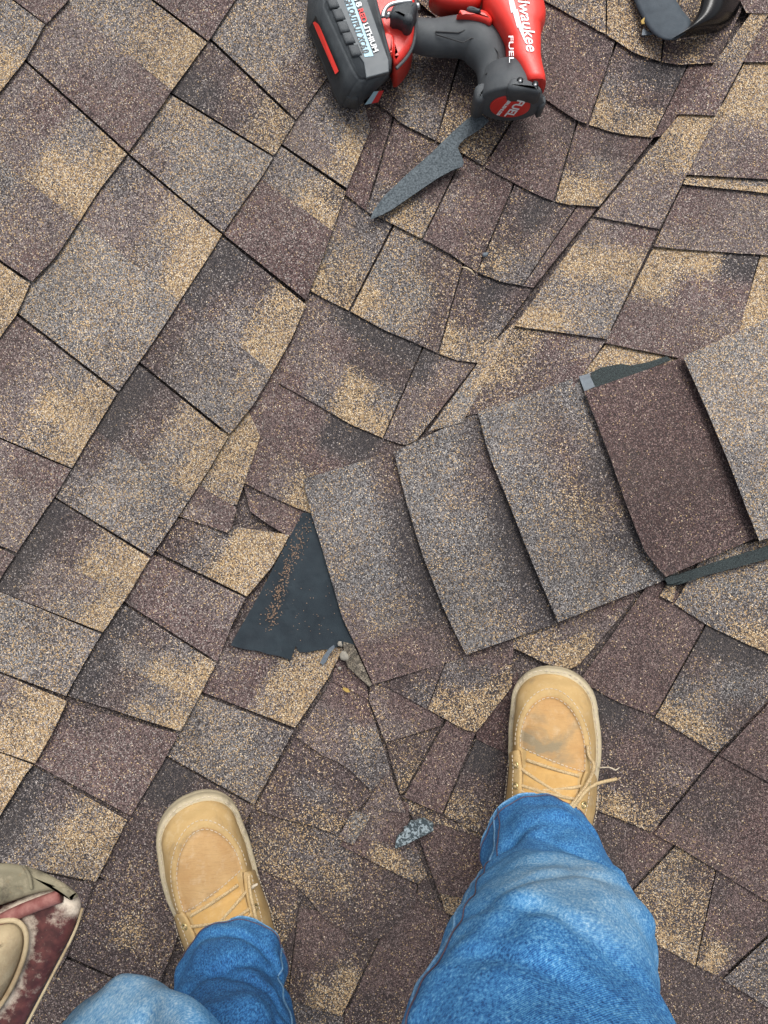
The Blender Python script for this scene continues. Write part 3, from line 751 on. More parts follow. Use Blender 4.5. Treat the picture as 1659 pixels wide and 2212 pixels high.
lettering('LITHIUM', (421, 153), (489, 330), .0812, .0090, M['print_white'], bat, bold=.03)
for (x, y) in [(190, 30), (228, 105), (258, 182), (290, 252), (330, 330)]:
    dpuff('grip_rib', [(x, y - 38), (x + 58, y - 46), (x + 86, y + 18), (x + 22, y + 30)], .050, .0835, .0035, M['rubber'], bat, sm=0, zref=.079)
for (x, y) in [(350, 545), (320, 610)]:
    dpuff('grip_rib', [(x, y - 22), (x + 80, y - 5), (x + 60, y + 28), (x - 12, y + 8)], .02, .058 if y < 600 else .046, .004, M['rubber_dk'], bat, sm=1)
# window on the slanting flank
fl_z = lambda x: .0
sw = mesh_obj('side_label', [qw([(165, 95)], .060)[0], qw([(315, 445)], .060)[0], qw([(292, 497)], .052)[0], qw([(255, 490)], .043)[0], qw([(122, 172)], .040)[0]], [(0, 1, 2, 3, 4)], M['black'])
sv = [v.co.copy() for v in sw.data.vertices]
nrm = (sv[1] - sv[0]).cross(sv[4] - sv[0]); nrm.normalize(); nrm = nrm if nrm.z > 0 else -nrm
for v in sw.data.vertices: v.co += nrm * .0095
put(sw, bat)
srp = mesh_obj('side_stripe', [qw([(176, 122)], .058)[0] + nrm * .0104, qw([(312, 442)], .060)[0] + nrm * .0104, qw([(290, 462)], .055)[0] + nrm * .0104, qw([(150, 140)], .050)[0] + nrm * .0104], [(0, 1, 2, 3)], M['red']); put(srp, bat)
# end label with small print
ea, eb, ec, ed = qw([(425, 643)], .030)[0], qw([(510, 628)], .030)[0], qw([(545, 553)], .058)[0], qw([(482, 560)], .058)[0]
off = Vector((.35, -.9, .25)).normalized() * .004
put(mesh_obj('end_label', [ea + off, (ea + eb) / 2 + off, (ec + ed) / 2 + off, ed + off], [(0, 1, 2, 3)], M['label_blue']), bat)
put(mesh_obj('end_mark', [(ea + eb) / 2 + off, eb + off, ec + off, (ec + ed) / 2 + off], [(0, 1, 2, 3)], M['print_red']), bat)
# foot of the tool that takes the battery
ft = dpuff('battery_foot', [(440, -200), (735, -200), (748, 60), (742, 250), (700, 345), (618, 432), (600, 352), (545, 212), (520, 198), (455, 0)], .006, .066, .008, M['red'], drill, sm=1)
dpuff('latch', [(535, 205), (608, 208), (622, 270), (606, 350), (590, 352)], .05, .070, .003, M['red'], ft, sm=1)
put(tube('foot_trim', [at(*Q(x, y), DZ + .058) for x, y in smooth_line([(752, -120), (755, 100), (745, 270), (700, 360), (630, 432)])], .0022, M['rubber']), ft)
# belt-hook hardware
hk = dpuff('belt_hook', [(600, 52), (640, 32), (738, 14), (770, 38), (742, 92), (728, 150), (690, 170), (655, 122), (588, 118)], .060, .092, .006, M['rubber_dk'], drill, sm=1)
put(tube('hook_wire', [at(*Q(x, y), DZ + .088) for x, y in smooth_line([(548, 108), (548, 80), (575, 35), (630, 16), (730, 4)], 2)], .0028, M['steel']), hk)
put(tube('screw', [at(*Q(560, 98), DZ + .080), at(*Q(598, 90), DZ + .080)], .0042, M['steel']), hk)
put(tube('screw', [at(*Q(752, 40), DZ + .082), at(*Q(776, 36), DZ + .082)], .0042, M['steel']), hk)
put(tube('screw', [at(*Q(705, 118), DZ + .080), at(*Q(706, 117), DZ + .0945)], .0058, M['rubber']), hk)
# handle grip
gp = put(tube('handle', [at(*Q(x, y), DZ + .036) for x, y, r in smooth_line([(700, 215, 92), (745, 222, 98), (850, 240, 106), (950, 236, 114), (1050, 228, 122), (1140, 250, 138), (1210, 330, 135), (1240, 430, 104), (1245, 520, 100), (1250, 610, 104)], 2)],
    [r * .34375 / FPX * 1.05 for x, y, r in smooth_line([(700, 215, 92), (745, 222, 98), (850, 240, 106), (950, 236, 114), (1050, 228, 122), (1140, 250, 138), (1210, 330, 135), (1240, 430, 104), (1245, 520, 100), (1250, 610, 104)], 2)], M['rubber'], seg=32), drill)
put(tube('grip_line', [at(*Q(x, y), DZ + .0585 + .0015 * (x > 1000)) for x, y in [(1150, 160), (1020, 205), (875, 198), (880, 218), (1050, 268), (1100, 240), (1200, 255)]], .0007, M['black']), gp)
put(tube('grip_line', [at(*Q(x, y), DZ + .0605) for x, y in [(1165, 155), (1195, 240), (1272, 330), (1272, 405), (1190, 470)]], .0007, M['black']), gp)
# trigger and housing
(dpuff('trigger', [(830, -60), (1165, -60), (1170, 20), (1120, 52), (1000, 42), (870, 18)], .022, .058, .01, M['red'], drill, sm=1))
dpuff('selector', [(1075, 45), (1110, 40), (1165, 70), (1160, 82), (1070, 70)], .04, .074, .003, M['rubber'], drill, sm=1)
HR = [(-420, 1172, 1530), (-100, 1172, 1530), (60, 1170, 1532), (100, 1172, 1546), (130, 1182, 1553), (190, 1222, 1550), (225, 1248, 1524), (320, 1308, 1520), (400, 1314, 1520), (440, 1322, 1522), (490, 1362, 1530), (560, 1400, 1545), (600, 1410, 1548)]
V = []; F = []; NS = 25
for yq, xl, xr in HR:
    l, r = at(*Q(xl, yq), DZ + .045), at(*Q(xr, yq), DZ + .045); c_ = (l + r) / 2; w_ = (r - l) / 2
    for k in range(NS):
        an = math.pi * 2 * k / (NS - 1); ca, sa = math.cos(an), math.sin(an)
        V.append(c_ + w_ * math.copysign(abs(ca) ** .55, ca) + Vector((0, 0, .040 * math.copysign(abs(sa) ** .50, sa))))
for i in range(len(HR) - 1):
    for k in range(NS - 1): F.append((i * NS + k, i * NS + k + 1, (i + 1) * NS + k + 1, (i + 1) * NS + k))
F.append(tuple(range(NS))); F.append(tuple((len(HR) - 1) * NS + k for k in reversed(range(NS))))
hs_ = mesh_obj('housing', V, F, M['red'], None)
for p in hs_.data.polygons: p.use_smooth = len(p.vertices) == 4
bm = bmesh.new(); bm.from_mesh(hs_.data); bmesh.ops.recalc_face_normals(bm, faces=bm.faces[:]); bm.to_mesh(hs_.data); bm.free()
put(hs_, drill)
dpuff('trigger_guard', [(1000, 106), (1040, 76), (1120, 80), (1180, 60), (1240, 120), (1220, 160), (1180, 134), (1060, 104)], .02, .070, .005, M['red'], hs_, sm=1)
lettering('Milwaukee', (1378, -95), (1452, 330), .0858, .0195, M['print_white'], hs_, shear=.30, bold=.012)
bolt = [(1352, -60), (1384, 62), (1392, 58), (1418, 165), (1424, 160), (1442, 280), (1396, 172), (1390, 178), (1362, 78), (1352, 84), (1322, -60)]
put(puff('bolt_mark', [(v.x, v.y) for v in qw(bolt, .085)], DZ + .0835, DZ + .0858, .0003, M['print_white'], None, steps=1, smooth=False), hs_)
lettering('FUEL', (1336, 226), (1340, 394), .0858, .0082, M['print_white'], hs_, bold=.005)
# rear rubber bumper: short drum whose end looks towards the camera, red disc in it
def drum(name, c, axis, r0, r1, length, mat, par, seg=40, dome=0.0, bev=.004):
    ax = Vector(axis).normalized(); s = ax.cross(Vector((0, 0, 1))).normalized(); u = s.cross(ax); V = []; F = []
    prof = [(0, r0), (length - bev, r1), (length - bev * .3, r1 - bev * .3), (length, r1 - bev), (length + dome, (r1 - bev) * .5)]
    for d, r in prof:
        for k in range(seg):
            a = 2 * math.pi * k / seg; V.append(c + ax * d + (s * math.cos(a) + u * math.sin(a)) * r)
    for i in range(len(prof) - 1):
        for k in range(seg): F.append((i * seg + k, i * seg + (k + 1) % seg, (i + 1) * seg + (k + 1) % seg, (i + 1) * seg + k))
    F.append(tuple((len(prof) - 1) * seg + k for k in range(seg))); F.append(tuple(reversed(range(seg))))
    o = mesh_obj(name, V, F, mat, None, smooth=True)
    bm = bmesh.new(); bm.from_mesh(o.data); bmesh.ops.recalc_face_normals(bm, faces=bm.faces[:]); bm.to_mesh(o.data); bm.free()
    return put(o, par)
RC = at(*Q(1345, 664), DZ + .043); AX = Vector((-.05, -1, .02)).normalized()
rb = drum('rear_bumper', RC - AX * .042, AX, .036, .0415, .042, M['rubber'], drill, dome=.0008)
ds = drum('rear_disc', RC - AX * .002, AX, .0255, .0255, .0045, M['red_dark'], rb, dome=.0006, bev=.0012)
s_ = AX.cross(Vector((0, 0, 1))).normalized(); u_ = s_.cross(AX)
def face_text(text, cx_, cz_, w, h, rot, par, bold=.02):
    cu = bpy.data.curves.new('lettering', 'FONT'); cu.body = text; cu.size = 1; cu.offset = bold; cu.extrude = .01; cu.align_x = 'CENTER'
    ob = bpy.data.objects.new('lettering', cu); C.objects.link(ob); bpy.context.view_layer.update()
    me = bpy.data.meshes.new_from_object(ob.evaluated_get(bpy.context.evaluated_depsgraph_get())); bpy.data.objects.remove(ob)
    xs = [v.co.x for v in me.vertices]; k = w / (max(xs) - min(xs)); ca, sa = math.cos(rot), math.sin(rot)
    for v in me.vertices:
        x, y = v.co.x * k, (v.co.y - .35) * h; X, Y = x * ca - y * sa + cx_, x * sa + y * ca + cz_
        v.co = RC - s_ * X + u_ * Y + AX * (.0036 + v.co.z * .02)
    me.materials.append(M['print_white']); o = bpy.data.objects.new('lettering', me); C.objects.link(o); return put(o, par)
face_text('FUEL', .0065, .000, .042, .0155, math.radians(-105), ds)
face_text('BRUSHLESS', -.008, .000, .037, .0062, math.radians(-105), ds)
br = dpuff('bumper_bracket', [(1320, 545), (1362, 485), (1440, 500), (1535, 548), (1542, 600), (1440, 580), (1340, 580)], .060, .0885, .006, M['rubber'], rb, sm=1)
for p in ((1408, 508), (1503, 532)):
    put(tube('screw', [at(*Q(*p), DZ + .086), at(*Q(*p), DZ + .0892) + Vector((0, .0004, 0))], .0042, M['black']), br)
    put(tube('screw_head', [at(*Q(*p), DZ + .0892), at(*Q(*p), DZ + .0896) + Vector((0, .0002, 0))], .0022, M['steel']), br)
dpuff('bumper_lug', [(1118, 560), (1150, 530), (1228, 518), (1230, 590), (1160, 660), (1118, 640)], .014, .060, .008, M['rubber'], rb, sm=1)
dpuff('bumper_lug', [(1535, 580), (1572, 620), (1566, 668), (1520, 690)], .02, .050, .006, M['rubber'], rb, sm=1)
tag(drill, 'red and black cordless power tool lying on its side with its battery attached', 'power tool')

# ------------------------------------------------------------------ person: jeans and boots
M['denim'] = None
def denim_material():
    m, nt, b = new_mat('denim'); L = nt.links
    uv = nd(nt, 'ShaderNodeAttribute', attribute_name='cloth').outputs['Vector']
    pos = nd(nt, 'ShaderNodeTexCoord').outputs['Object']
    fade = nd(nt, 'ShaderNodeAttribute', attribute_name='fade')
    wv = nd(nt, 'ShaderNodeTexWave', wave_type='BANDS', bands_direction='DIAGONAL'); wv.inputs['Scale'].default_value = 300; wv.inputs['Distortion'].default_value = 2.5; wv.inputs['Detail'].default_value = 2
    L.new(uv, wv.inputs['Vector'])
    mp = nd(nt, 'ShaderNodeMapping'); mp.inputs['Scale'].default_value = (1, .45, 1); L.new(uv, mp.inputs['Vector'])
    streak = tex_noise(nt, 620, 3, .7, mp.outputs[0]); slub = tex_noise(nt, 130, 4, .65, pos); cloud = tex_noise(nt, 16, 4, .6, pos)
    f = math_n(nt, 'ADD', fade.outputs['Fac'], math_n(nt, 'ADD', math_n(nt, 'MULTIPLY', math_n(nt, 'SUBTRACT', streak, .5), 1.5), math_n(nt, 'MULTIPLY', math_n(nt, 'SUBTRACT', slub, .5), .45)))
    f = math_n(nt, 'ADD', f, math_n(nt, 'MULTIPLY', math_n(nt, 'SUBTRACT', cloud, .5), .35), True)
    c = ramp(nt, f, [(0, (.004, .035, .12)), (.25, (.014, .105, .30)), (.5, (.055, .225, .46)), (.75, (.18, .37, .56)), (1, (.44, .57, .67))])
    c = mix_c(nt, math_n(nt, 'MULTIPLY', wv.outputs['Fac'], .07), c, (.35, .52, .66))
    grime = nd(nt, 'ShaderNodeAttribute', attribute_name='grime')
    c = mix_c(nt, math_n(nt, 'MULTIPLY', grime.outputs['Fac'], math_n(nt, 'ADD', .35, cloud)), c, (.135, .165, .175))
    L.new(c, b.inputs['Base Color']); b.inputs['Roughness'].default_value = .85; b.inputs['Specular IOR Level'].default_value = .2
    b.inputs['Sheen Weight'].default_value = .0
    bp = nd(nt, 'ShaderNodeBump'); bp.inputs['Strength'].default_value = .35; bp.inputs['Distance'].default_value = .0012
    L.new(math_n(nt, 'ADD', math_n(nt, 'MULTIPLY', wv.outputs['Fac'], .5), streak), bp.inputs['Height']); L.new(bp.outputs[0], b.inputs['Normal'])
    return m
M['denim'] = denim_material()
M['thread'] = simple_mat('seam_thread', (.10, .07, .10), .8, .3, 300)
M['seam_pale'] = simple_mat('worn_seam', (.17, .36, .58), .85, .6, 260)

person = empty('person', (0, -.46, 0))

def crv(pts, t):
    """Catmull-Rom through a list of tuples, t in 0..1"""
    n = len(pts) - 1; x = t * n; i = min(n - 1, int(x)); f = x - i
    p0, p1, p2, p3 = (pts[max(0, i - 1)], pts[i], pts[i + 1], pts[min(n, i + 2)])
    return [0.5 * ((2 * b) + (-a + c) * f + (2 * a - 5 * b + 4 * c - d) * f * f + (-a + 3 * b - 3 * c + d) * f ** 3) for a, b, c, d in zip(p0, p1, p2, p3)]

def leg_rings(spec, nr=150, ns=120, seed=0, folds=()):
    """spec rows: x, y, z, rx, ry, fade.  Angle 0 faces the toes (+y)."""
    V = []; UV = []; FD = []; GR = []; s_len = 0; prev = None
    for i in range(nr + 1):
        t = i / nr; x, y, z, rx, ry, fd = crv(spec, t)
        if prev: s_len += math.dist(prev, (x, y, z))
        prev = (x, y, z)
        for k in range(ns):
            a = 2 * math.pi * k / ns; sx, cy_ = math.sin(a), math.cos(a)
            # cloth folds: long soft creases that travel round the leg, tighter by the hem
            q = Vector((sx * 1.1 + seed, cy_ * 1.1, s_len * 9))
            d = .008 * mnoise.noise(q) + .006 * mnoise.noise(q * 2.3 + Vector((4, 1, 0)))
            d += .0022 * mnoise.noise(Vector((sx * 3 + seed, cy_ * 3, s_len * 30)))
            for (sa, s0, amp, wid, tilt, ang, aw) in folds:
                da = math.atan2(math.sin(a - ang), math.cos(a - ang))
                e = (s_len - s0 - tilt * da) / wid
                d += amp * math.exp(-e * e) * math.exp(-(da / aw) ** 2)
            px, py = x + sx * (rx + d), y + cy_ * (ry + d)
            V.append(Vector((px, py, z + (.5 * d)))); UV.append(((a if a < math.pi else a - 2 * math.pi) * .07, s_len, seed * .3))
            FD.append(fd); GR.append(0.0)
    return V, UV, FD, GR, nr, ns

FADE_SPOTS = []   # (point, radius, amount, grime): worn knees
legs_V = []; legs_F = []; legs_UV = []; legs_FD = []; legs_GR = []
LEGS = {
 'right': dict(spec=[(.190, -.408, .088, .064, .060, .42), (.190, -.412, .100, .066, .062, .20), (.190, -.415, .140, .072, .064, .16), (.184, -.416, .200, .079, .066, .20), (.172, -.408, .260, .083, .066, .26),
        (.158, -.393, .320, .085, .066, .30), (.145, -.372, .390, .086, .066, .36), (.135, -.356, .450, .086, .066, .36), (.118, -.352, .510, .087, .068, .30), (.100, -.353, .560, .089, .070, .22), (.088, -.360, .640, .094, .076, .2), (.086, -.395, .740, .100, .088, .2), (.088, -.430, .850, .104, .10, .2)],
        knee=(.150, -.300, .455), folds=[(0, .06, -.004, .012, .03, .6, .8), (0, .11, -.004, .014, -.04, -.5, .9), (0, .16, -.004, .012, .05, .3, .9), (0, .33, -.005, .012, -.05, .1, .7), (0, .41, -.006, .012, .05, .0, .8), (0, .47, -.005, .012, .05, -.2, .8)]),
 'left': dict(spec=[(-.182, -.560, .092, .058, .058, .42), (-.181, -.560, .104, .060, .060, .20), (-.178, -.557, .140, .062, .060, .14), (-.170, -.552, .200, .065, .060, .10), (-.158, -.545, .260, .066, .062, .10),
        (-.150, -.530, .320, .068, .062, .10), (-.158, -.508, .390, .060, .056, .18), (-.186, -.420, .455, .046, .048, .40), (-.200, -.406, .500, .047, .050, .42), (-.206, -.432, .570, .060, .064, .30), (-.18, -.475, .70, .085, .09, .2), (-.13, -.485, .85, .102, .10, .2)],
        knee=(-.198, -.362, .480), folds=[(0, .05, -.010, .011, .02, .2, 1.0), (0, .10, -.010, .013, -.03, .5, 1.0), (0, .15, -.008, .014, .04, .3, 1.1), (0, .21, -.006, .014, .03, 1.0, 1.0)])}
hem_pts = {}
def lift(r):
    """the feet stand on rising slopes: raise the lower leg along its own line of sight"""
    x, y, z, rx, ry, fd = r; dz = .036 * (1 - sstep(.09, .5, z)); k = (CAM_H - z - dz) / (CAM_H - z)
    return (x * k, y * k, z + dz, rx * k, ry * k, fd)
for nm, dct in LEGS.items():
    dct['spec'] = [lift(r) for r in dct['spec']]
    V, UV, FD, GR, nr, ns = leg_rings(dct['spec'], seed=1.7 if nm == 'right' else 6.2, folds=dct['folds'])
    kn = Vector(dct['knee'])
    for i, v in enumerate(V):
        d = (v - kn); e = math.sqrt((d.x / .070) ** 2 + (d.y / .085) ** 2 + (d.z / .105) ** 2)
        w = 1 - sstep(.62, 1.06, e + .10 * mnoise.noise(v * 25))
        FD[i] += .16 + .17 * w; GR[i] = .42 * (1 - sstep(.1, .95, e + .35 * mnoise.noise(v * 18)))
    off = len(legs_V); legs_V += V; legs_UV += UV; legs_FD += FD; legs_GR += GR
    for i in range(nr):
        for k in range(ns):
            legs_F.append((off + i * ns + k, off + i * ns + (k + 1) % ns, off + (i + 1) * ns + (k + 1) % ns, off + (i + 1) * ns + k))
    # turned-in hem: a few rings going back up inside
    hem_pts[nm] = [V[k].copy() for k in range(ns)]; seam_rows = (V, ns, nr); dct['grid'] = seam_rows
    o2 = len(legs_V)
    c0 = sum((V[k] for k in range(ns)), Vector()) / ns
    for j, (sc, dz) in enumerate([(.975, -.001), (.95, .004), (.93, .03)]):
        for k in range(ns):
            p = V[k]; legs_V.append(Vector((c0.x + (p.x - c0.x) * sc, c0.y + (p.y - c0.y) * sc, p.z + dz))); legs_UV.append((k * .004, -.01 * j, 0)); legs_FD.append(.5); legs_GR.append(0)
    for k in range(ns):
        legs_F.append((off + (k + 1) % ns, off + k, o2 + k, o2 + (k + 1) % ns))
        for j in range(2): legs_F.append((o2 + j * ns + (k + 1) % ns, o2 + j * ns + k, o2 + (j + 1) * ns + k, o2 + (j + 1) * ns + (k + 1) % ns))
# pelvis joins the two legs (out of frame)
bm = bmesh.new(); bmesh.ops.create_uvsphere(bm, u_segments=32, v_segments=18, radius=1)
off = len(legs_V)
for v in bm.verts:
    legs_V.append(Vector((-.02 + v.co.x * .185, -.455 + v.co.y * .125, .90 + v.co.z * .13))); legs_UV.append((v.co.x * .2, v.co.z * .2, 0)); legs_FD.append(.2); legs_GR.append(0)
for f in bm.faces: legs_F.append(tuple(off + v.index for v in f.verts))
bm.free()
me = bpy.data.meshes.new('jeans'); me.from_pydata([tuple(v) for v in legs_V], [], legs_F); me.update()
for nme, typ, data in (('cloth', 'FLOAT_VECTOR', [c for u in legs_UV for c in u]), ('fade', 'FLOAT', legs_FD), ('grime', 'FLOAT', legs_GR)):
    a_ = me.attributes.new(nme, typ, 'POINT'); a_.data.foreach_set('vector' if typ == 'FLOAT_VECTOR' else 'value', data)
for p in me.polygons: p.use_smooth = True
me.materials.append(M['denim'])
jeans = bpy.data.objects.new('jeans', me); C.objects.link(jeans); put(jeans, person)
jeans['label'] = 'blue denim jeans with faded knees'
def leg_line(nm, k, i0, i1, r, mat, name, out=.0012, kw=0.0):
    V, ns, nr = LEGS[nm]['grid']; pts = []
    for i in range(i0, i1):
        kk = k + kw * (i - i0); k0 = int(math.floor(kk)) % ns; fr = kk - math.floor(kk)
        v = V[i * ns + k0].lerp(V[i * ns + (k0 + 1) % ns], fr)
        c = sum((V[i * ns + q] for q in range(0, ns, 8)), Vector()) / (ns / 8)
        pts.append(v + (v - c).normalized() * out)
    return put(tube(name, pts, r, mat, seg=6), jeans)
def ring_line(nm, i, r, mat, name, out=.0008):
    V, ns, nr = LEGS[nm]['grid']; c = sum((V[i * ns + q] for q in range(0, ns, 8)), Vector()) / (ns / 8)
    return put(tube(name, [V[i * ns + k] + (V[i * ns + k] - c).normalized() * out for k in range(ns)], r, mat, seg=6, closed=True), jeans)
leg_line('right', 101, 4, 140, .0012, M['seam_pale'], 'inseam', .0006, -.02)
leg_line('right', 104, 4, 140, .0006, M['thread'], 'seam_stitch', .0008, -.02)
leg_line('left', 22, 4, 90, .0011, M['seam_pale'], 'inseam', .0006, .02)
for nm in LEGS:
    ring_line(nm, 13, .0006, M['thread'], 'hem_stitch'); ring_line(nm, 0, .0014, M['seam_pale'], 'hem_edge', -.0004)

# ---- boots
def leather(name, col, col2, dark, dscale=24, damt=.5, thr=.55, crease=0.0):
    m, nt, b = new_mat(name); L = nt.links; tc = nd(nt, 'ShaderNodeTexCoord').outputs['Object']
    c = mix_c(nt, ramp(nt, tex_noise(nt, 26, 5, .6, tc), [(.35, (0, 0, 0)), (.65, (1, 1, 1))]), col, col2)
    st = ramp(nt, tex_noise(nt, dscale, 4, .65, tc, .5), [(thr, (0, 0, 0)), (thr + .15, (1, 1, 1))])
    c = mix_c(nt, math_n(nt, 'MULTIPLY', st, damt), c, dark)
    sc = ramp(nt, tex_noise(nt, 260, 3, .7, tc), [(.60, (0, 0, 0)), (.74, (1, 1, 1))])
    c = mix_c(nt, math_n(nt, 'MULTIPLY', sc, .35), c, (.27, .165, .07))
    dust = ramp(nt, tex_noise(nt, 70, 6, .75, tc), [(.52, (0, 0, 0)), (.70, (1, 1, 1))])
    c = mix_c(nt, math_n(nt, 'MULTIPLY', dust, .30), c, (.58, .48, .33))
    mc = nd(nt, 'ShaderNodeMapping'); mc.inputs['Scale'].default_value = (30, 300, 30); mc.inputs['Rotation'].default_value = (0, 0, -.25); L.new(tc, mc.inputs['Vector'])
    crs = ramp(nt, tex_noise(nt, 3.2, 4, .7, mc.outputs[0], .3), [(.40, (1, 1, 1)), (.50, (0, 0, 0))])
    if crease: c = mix_c(nt, math_n(nt, 'MULTIPLY', crs, crease), c, (.17, .10, .05))
    L.new(c, b.inputs['Base Color']); b.inputs['Roughness'].default_value = .78; b.inputs['Specular IOR Level'].default_value = .25
    bp = nd(nt, 'ShaderNodeBump'); bp.inputs['Strength'].default_value = .45; bp.inputs['Distance'].default_value = .001
    cr = nd(nt, 'ShaderNodeTexVoronoi', feature='DISTANCE_TO_EDGE'); cr.inputs['Scale'].default_value = 420; L.new(tc, cr.inputs['Vector'])
    L.new(math_n(nt, 'ADD', tex_noise(nt, 160, 4, .6, tc), math_n(nt, 'MULTIPLY', cr.outputs[0], .4)), bp.inputs['Height']); L.new(bp.outputs[0], b.inputs['Normal'])
    return m
M['vamp'] = leather('tan_nubuck', (.45, .31, .138), (.37, .242, .10), (.19, .145, .09), 26, .6)
M['plug'] = leather('brown_smooth_leather', (.37, .215, .088), (.44, .285, .13), (.13, .125, .095), 15, .8, .55, .20)
M['plug_stained'] = leather('stained_brown_leather', (.39, .22, .085), (.46, .285, .12), (.19, .175, .12), 16, .75, .46, .14)
M['suede'] = leather('tan_suede', (.50, .31, .11), (.42, .245, .08), (.26, .16, .07), 40, .4)
M['sole'] = leather('cream_wedge_sole', (.46, .395, .27), (.36, .305, .20), (.16, .135, .10), 36, .8)
M['stitch'] = simple_mat('cream_stitching', (.58, .50, .38), .8, .3, 300)
M['lace'] = simple_mat('tan_lace', (.56, .43, .24), .75, 0, 600, .6, 900, col2=(.28, .18, .08))
M['brass'] = simple_mat('brass_eyelet', (.62, .50, .24), .35, .2, 200, metal=.85)

def make_boot(toe_uv, heading, roll, mirror, label, lace_kind):
    root = empty('boot', (0, 0, 0)); root.parent = person; root.matrix_parent_inverse = person.matrix_world.inverted()
    GZ = base(*toe_px) + .010
    toe_xy = at(*toe_uv, GZ + .015)
    Rm = Matrix.Translation(Vector((toe_xy[0], toe_xy[1], 0))) @ Matrix.Rotation(roll, 4, 'Y') @ Matrix.Rotation(heading, 4, 'Z') @ Matrix.Diagonal((mirror * 1.05, 1, 1, 1))
    root['label'] = label
    def W(p): q = Rm @ Vector(p); return Vector((q.x, q.y, q.z + GZ))
    LEN = .300
    hw_k = [(0, .0), (.006, .0245), (.020, .0395), (.045, .0505), (.075, .0555), (.105, .0560), (.140, .0525), (.180, .0480), (.220, .0450), (.265, .0420), (.290, .030), (LEN, 0)]
    cx_k = [(0, .006), (.05, .003), (.10, .0), (.15, .0), (.2, .002), (.3, .004)]
    def interp(k, x):
        for (a, va), (b_, vb) in zip(k, k[1:]):
            if x <= b_: f = (x - a) / (b_ - a); return va + (vb - va) * f
        return k[-1][1]
    def half(d):                       # rounded toe and heel
        if d < .05: return .0520 * math.sqrt(max(0, 1 - ((.05 - d) / .05) ** 2)) ** .95
        return interp([(.05, .0520), (.08, .0556), (.11, .0558), (.145, .0525), (.18, .0485), (.22, .0455), (.262, .0430), (.285, .033), (LEN, .004)], d)
    def ctr(d): return interp(cx_k, d)
    h_k = [(0, .012), (.02, .028), (.045, .040), (.075, .046), (.100, .051), (.120, .057), (.145, .070), (.170, .086), (.200, .104), (.26, .112), (LEN, .112)]
    def hgt(d): 
        return (interp(h_k, max(0, d - .012)) + interp(h_k, d) + interp(h_k, d + .012)) / 3
    SZ = .030
    uc = .100; 
    def ud(x, d):                      # >0 inside the moc-toe panel; smooth distance-like value (m)
        ux = x / .0385; a = (.088 - d) / .066 if d < .088 else 0
        return (1 - math.sqrt(ux * ux + a * a)) * .033 if d < .088 else (1 - abs(ux)) * .033
    def surf(d, a, off=0.0):
        """d: distance back from the toe, a: angle from right side (0) over the top (pi/2) to the left (pi)"""
        d_ = .0065 + d * (1 - .012 / LEN)
        w = .0455 * math.sqrt(max(0, 1 - ((.0435 - d) / .0435) ** 2)) ** .95 if d < .0435 else half(d_) - .0065 * (1 if d < .12 else max(0, 1 - (d - .12) / .05))
        w = max(.0008, w); h = hgt(d) * (.35 + .65 * sstep(0, .012, d))
        ca, sa = math.cos(a), math.sin(a)
        e1 = .62 if d < .15 else .62 + min(.3, (d - .15) * 5)
        top = .55 + .45 * sstep(.0, 1, 1)
        nar = 1 - .42 * sstep(.12, .22, d) * (abs(sa) ** 1.5)          # instep narrows upwards
        x = w * math.copysign(abs(ca) ** e1, ca) * nar; z = h * abs(sa) ** .80
        u = ud(x, d)
        if d < .112 and sa > .2:
            z += .0042 * math.exp(-((u + .0035) / .0042) ** 2) * sstep(.2, .55, sa) - .0022 * sstep(.000, .004, u) * sstep(.2, .55, sa)
        if .072 < d < .112 and u > .003:
            z += .00035 * math.sin((d + .25 * x) * 1500 + 3 * math.sin(x * 160)) * sstep(.072, .085, d) * (1 - sstep(.098, .112, d))   # flex creases
        n = Vector((ca / max(.02, w), 0, sa / max(.02, h))).normalized()
        return Vector((ctr(d_) + x, -d_, SZ - .002 + z)) + n * off
    # sole with welt
    N = 72; out = []
    for i in range(N):
        t = i / N * 2 * math.pi; d = LEN / 2 - LEN / 2 * math.cos(t); s = 1 if t < math.pi else -1
        dd = min(LEN - .0005, max(.0005, d)); out.append((ctr(dd) + s * half(dd), -dd))
    rings = []
    for ins, z in ((.004, 0), (.001, .003), (.0005, .012), (.0012, .0135), (.0005, .015), (0, .022), (.0005, .0285), (.0022, .0305), (.0075, .0310)):
        p = out if signed_area(out) > 0 else out[::-1]
        rings.append([(x, y, z) for x, y in inset(p, ins)])
    V = [W(v) for r in rings for v in r]; F = []
    for i in range(len(rings) - 1):
        for k in range(N): F.append((i * N + k, i * N + (k + 1) % N, (i + 1) * N + (k + 1) % N, (i + 1) * N + k))
    F.append(tuple((len(rings) - 1) * N + k for k in range(N))); F.append(tuple(reversed(range(N))))
    def fin(name, V, F, mat, sm=True):
        o = mesh_obj(name, V, F, mat, None, smooth=sm); bm = bmesh.new(); bm.from_mesh(o.data); bmesh.ops.recalc_face_normals(bm, faces=bm.faces[:]); bm.to_mesh(o.data); bm.free(); return put(o, root)
    fin('sole', V, F, M['sole'])
    # upper, split into vamp, smooth toe panel and tongue
    ND, NA = 130, 96; DM = .262; grid = []
    for i in range(ND + 1):
        d = DM * (i / ND) ** 1.15
        grid.append([W(surf(d, math.pi * j / NA)) for j in range(NA + 1)])
    V = [v for r in grid for v in r]; parts = {'vamp': [], 'toe_panel': [], 'tongue': []}
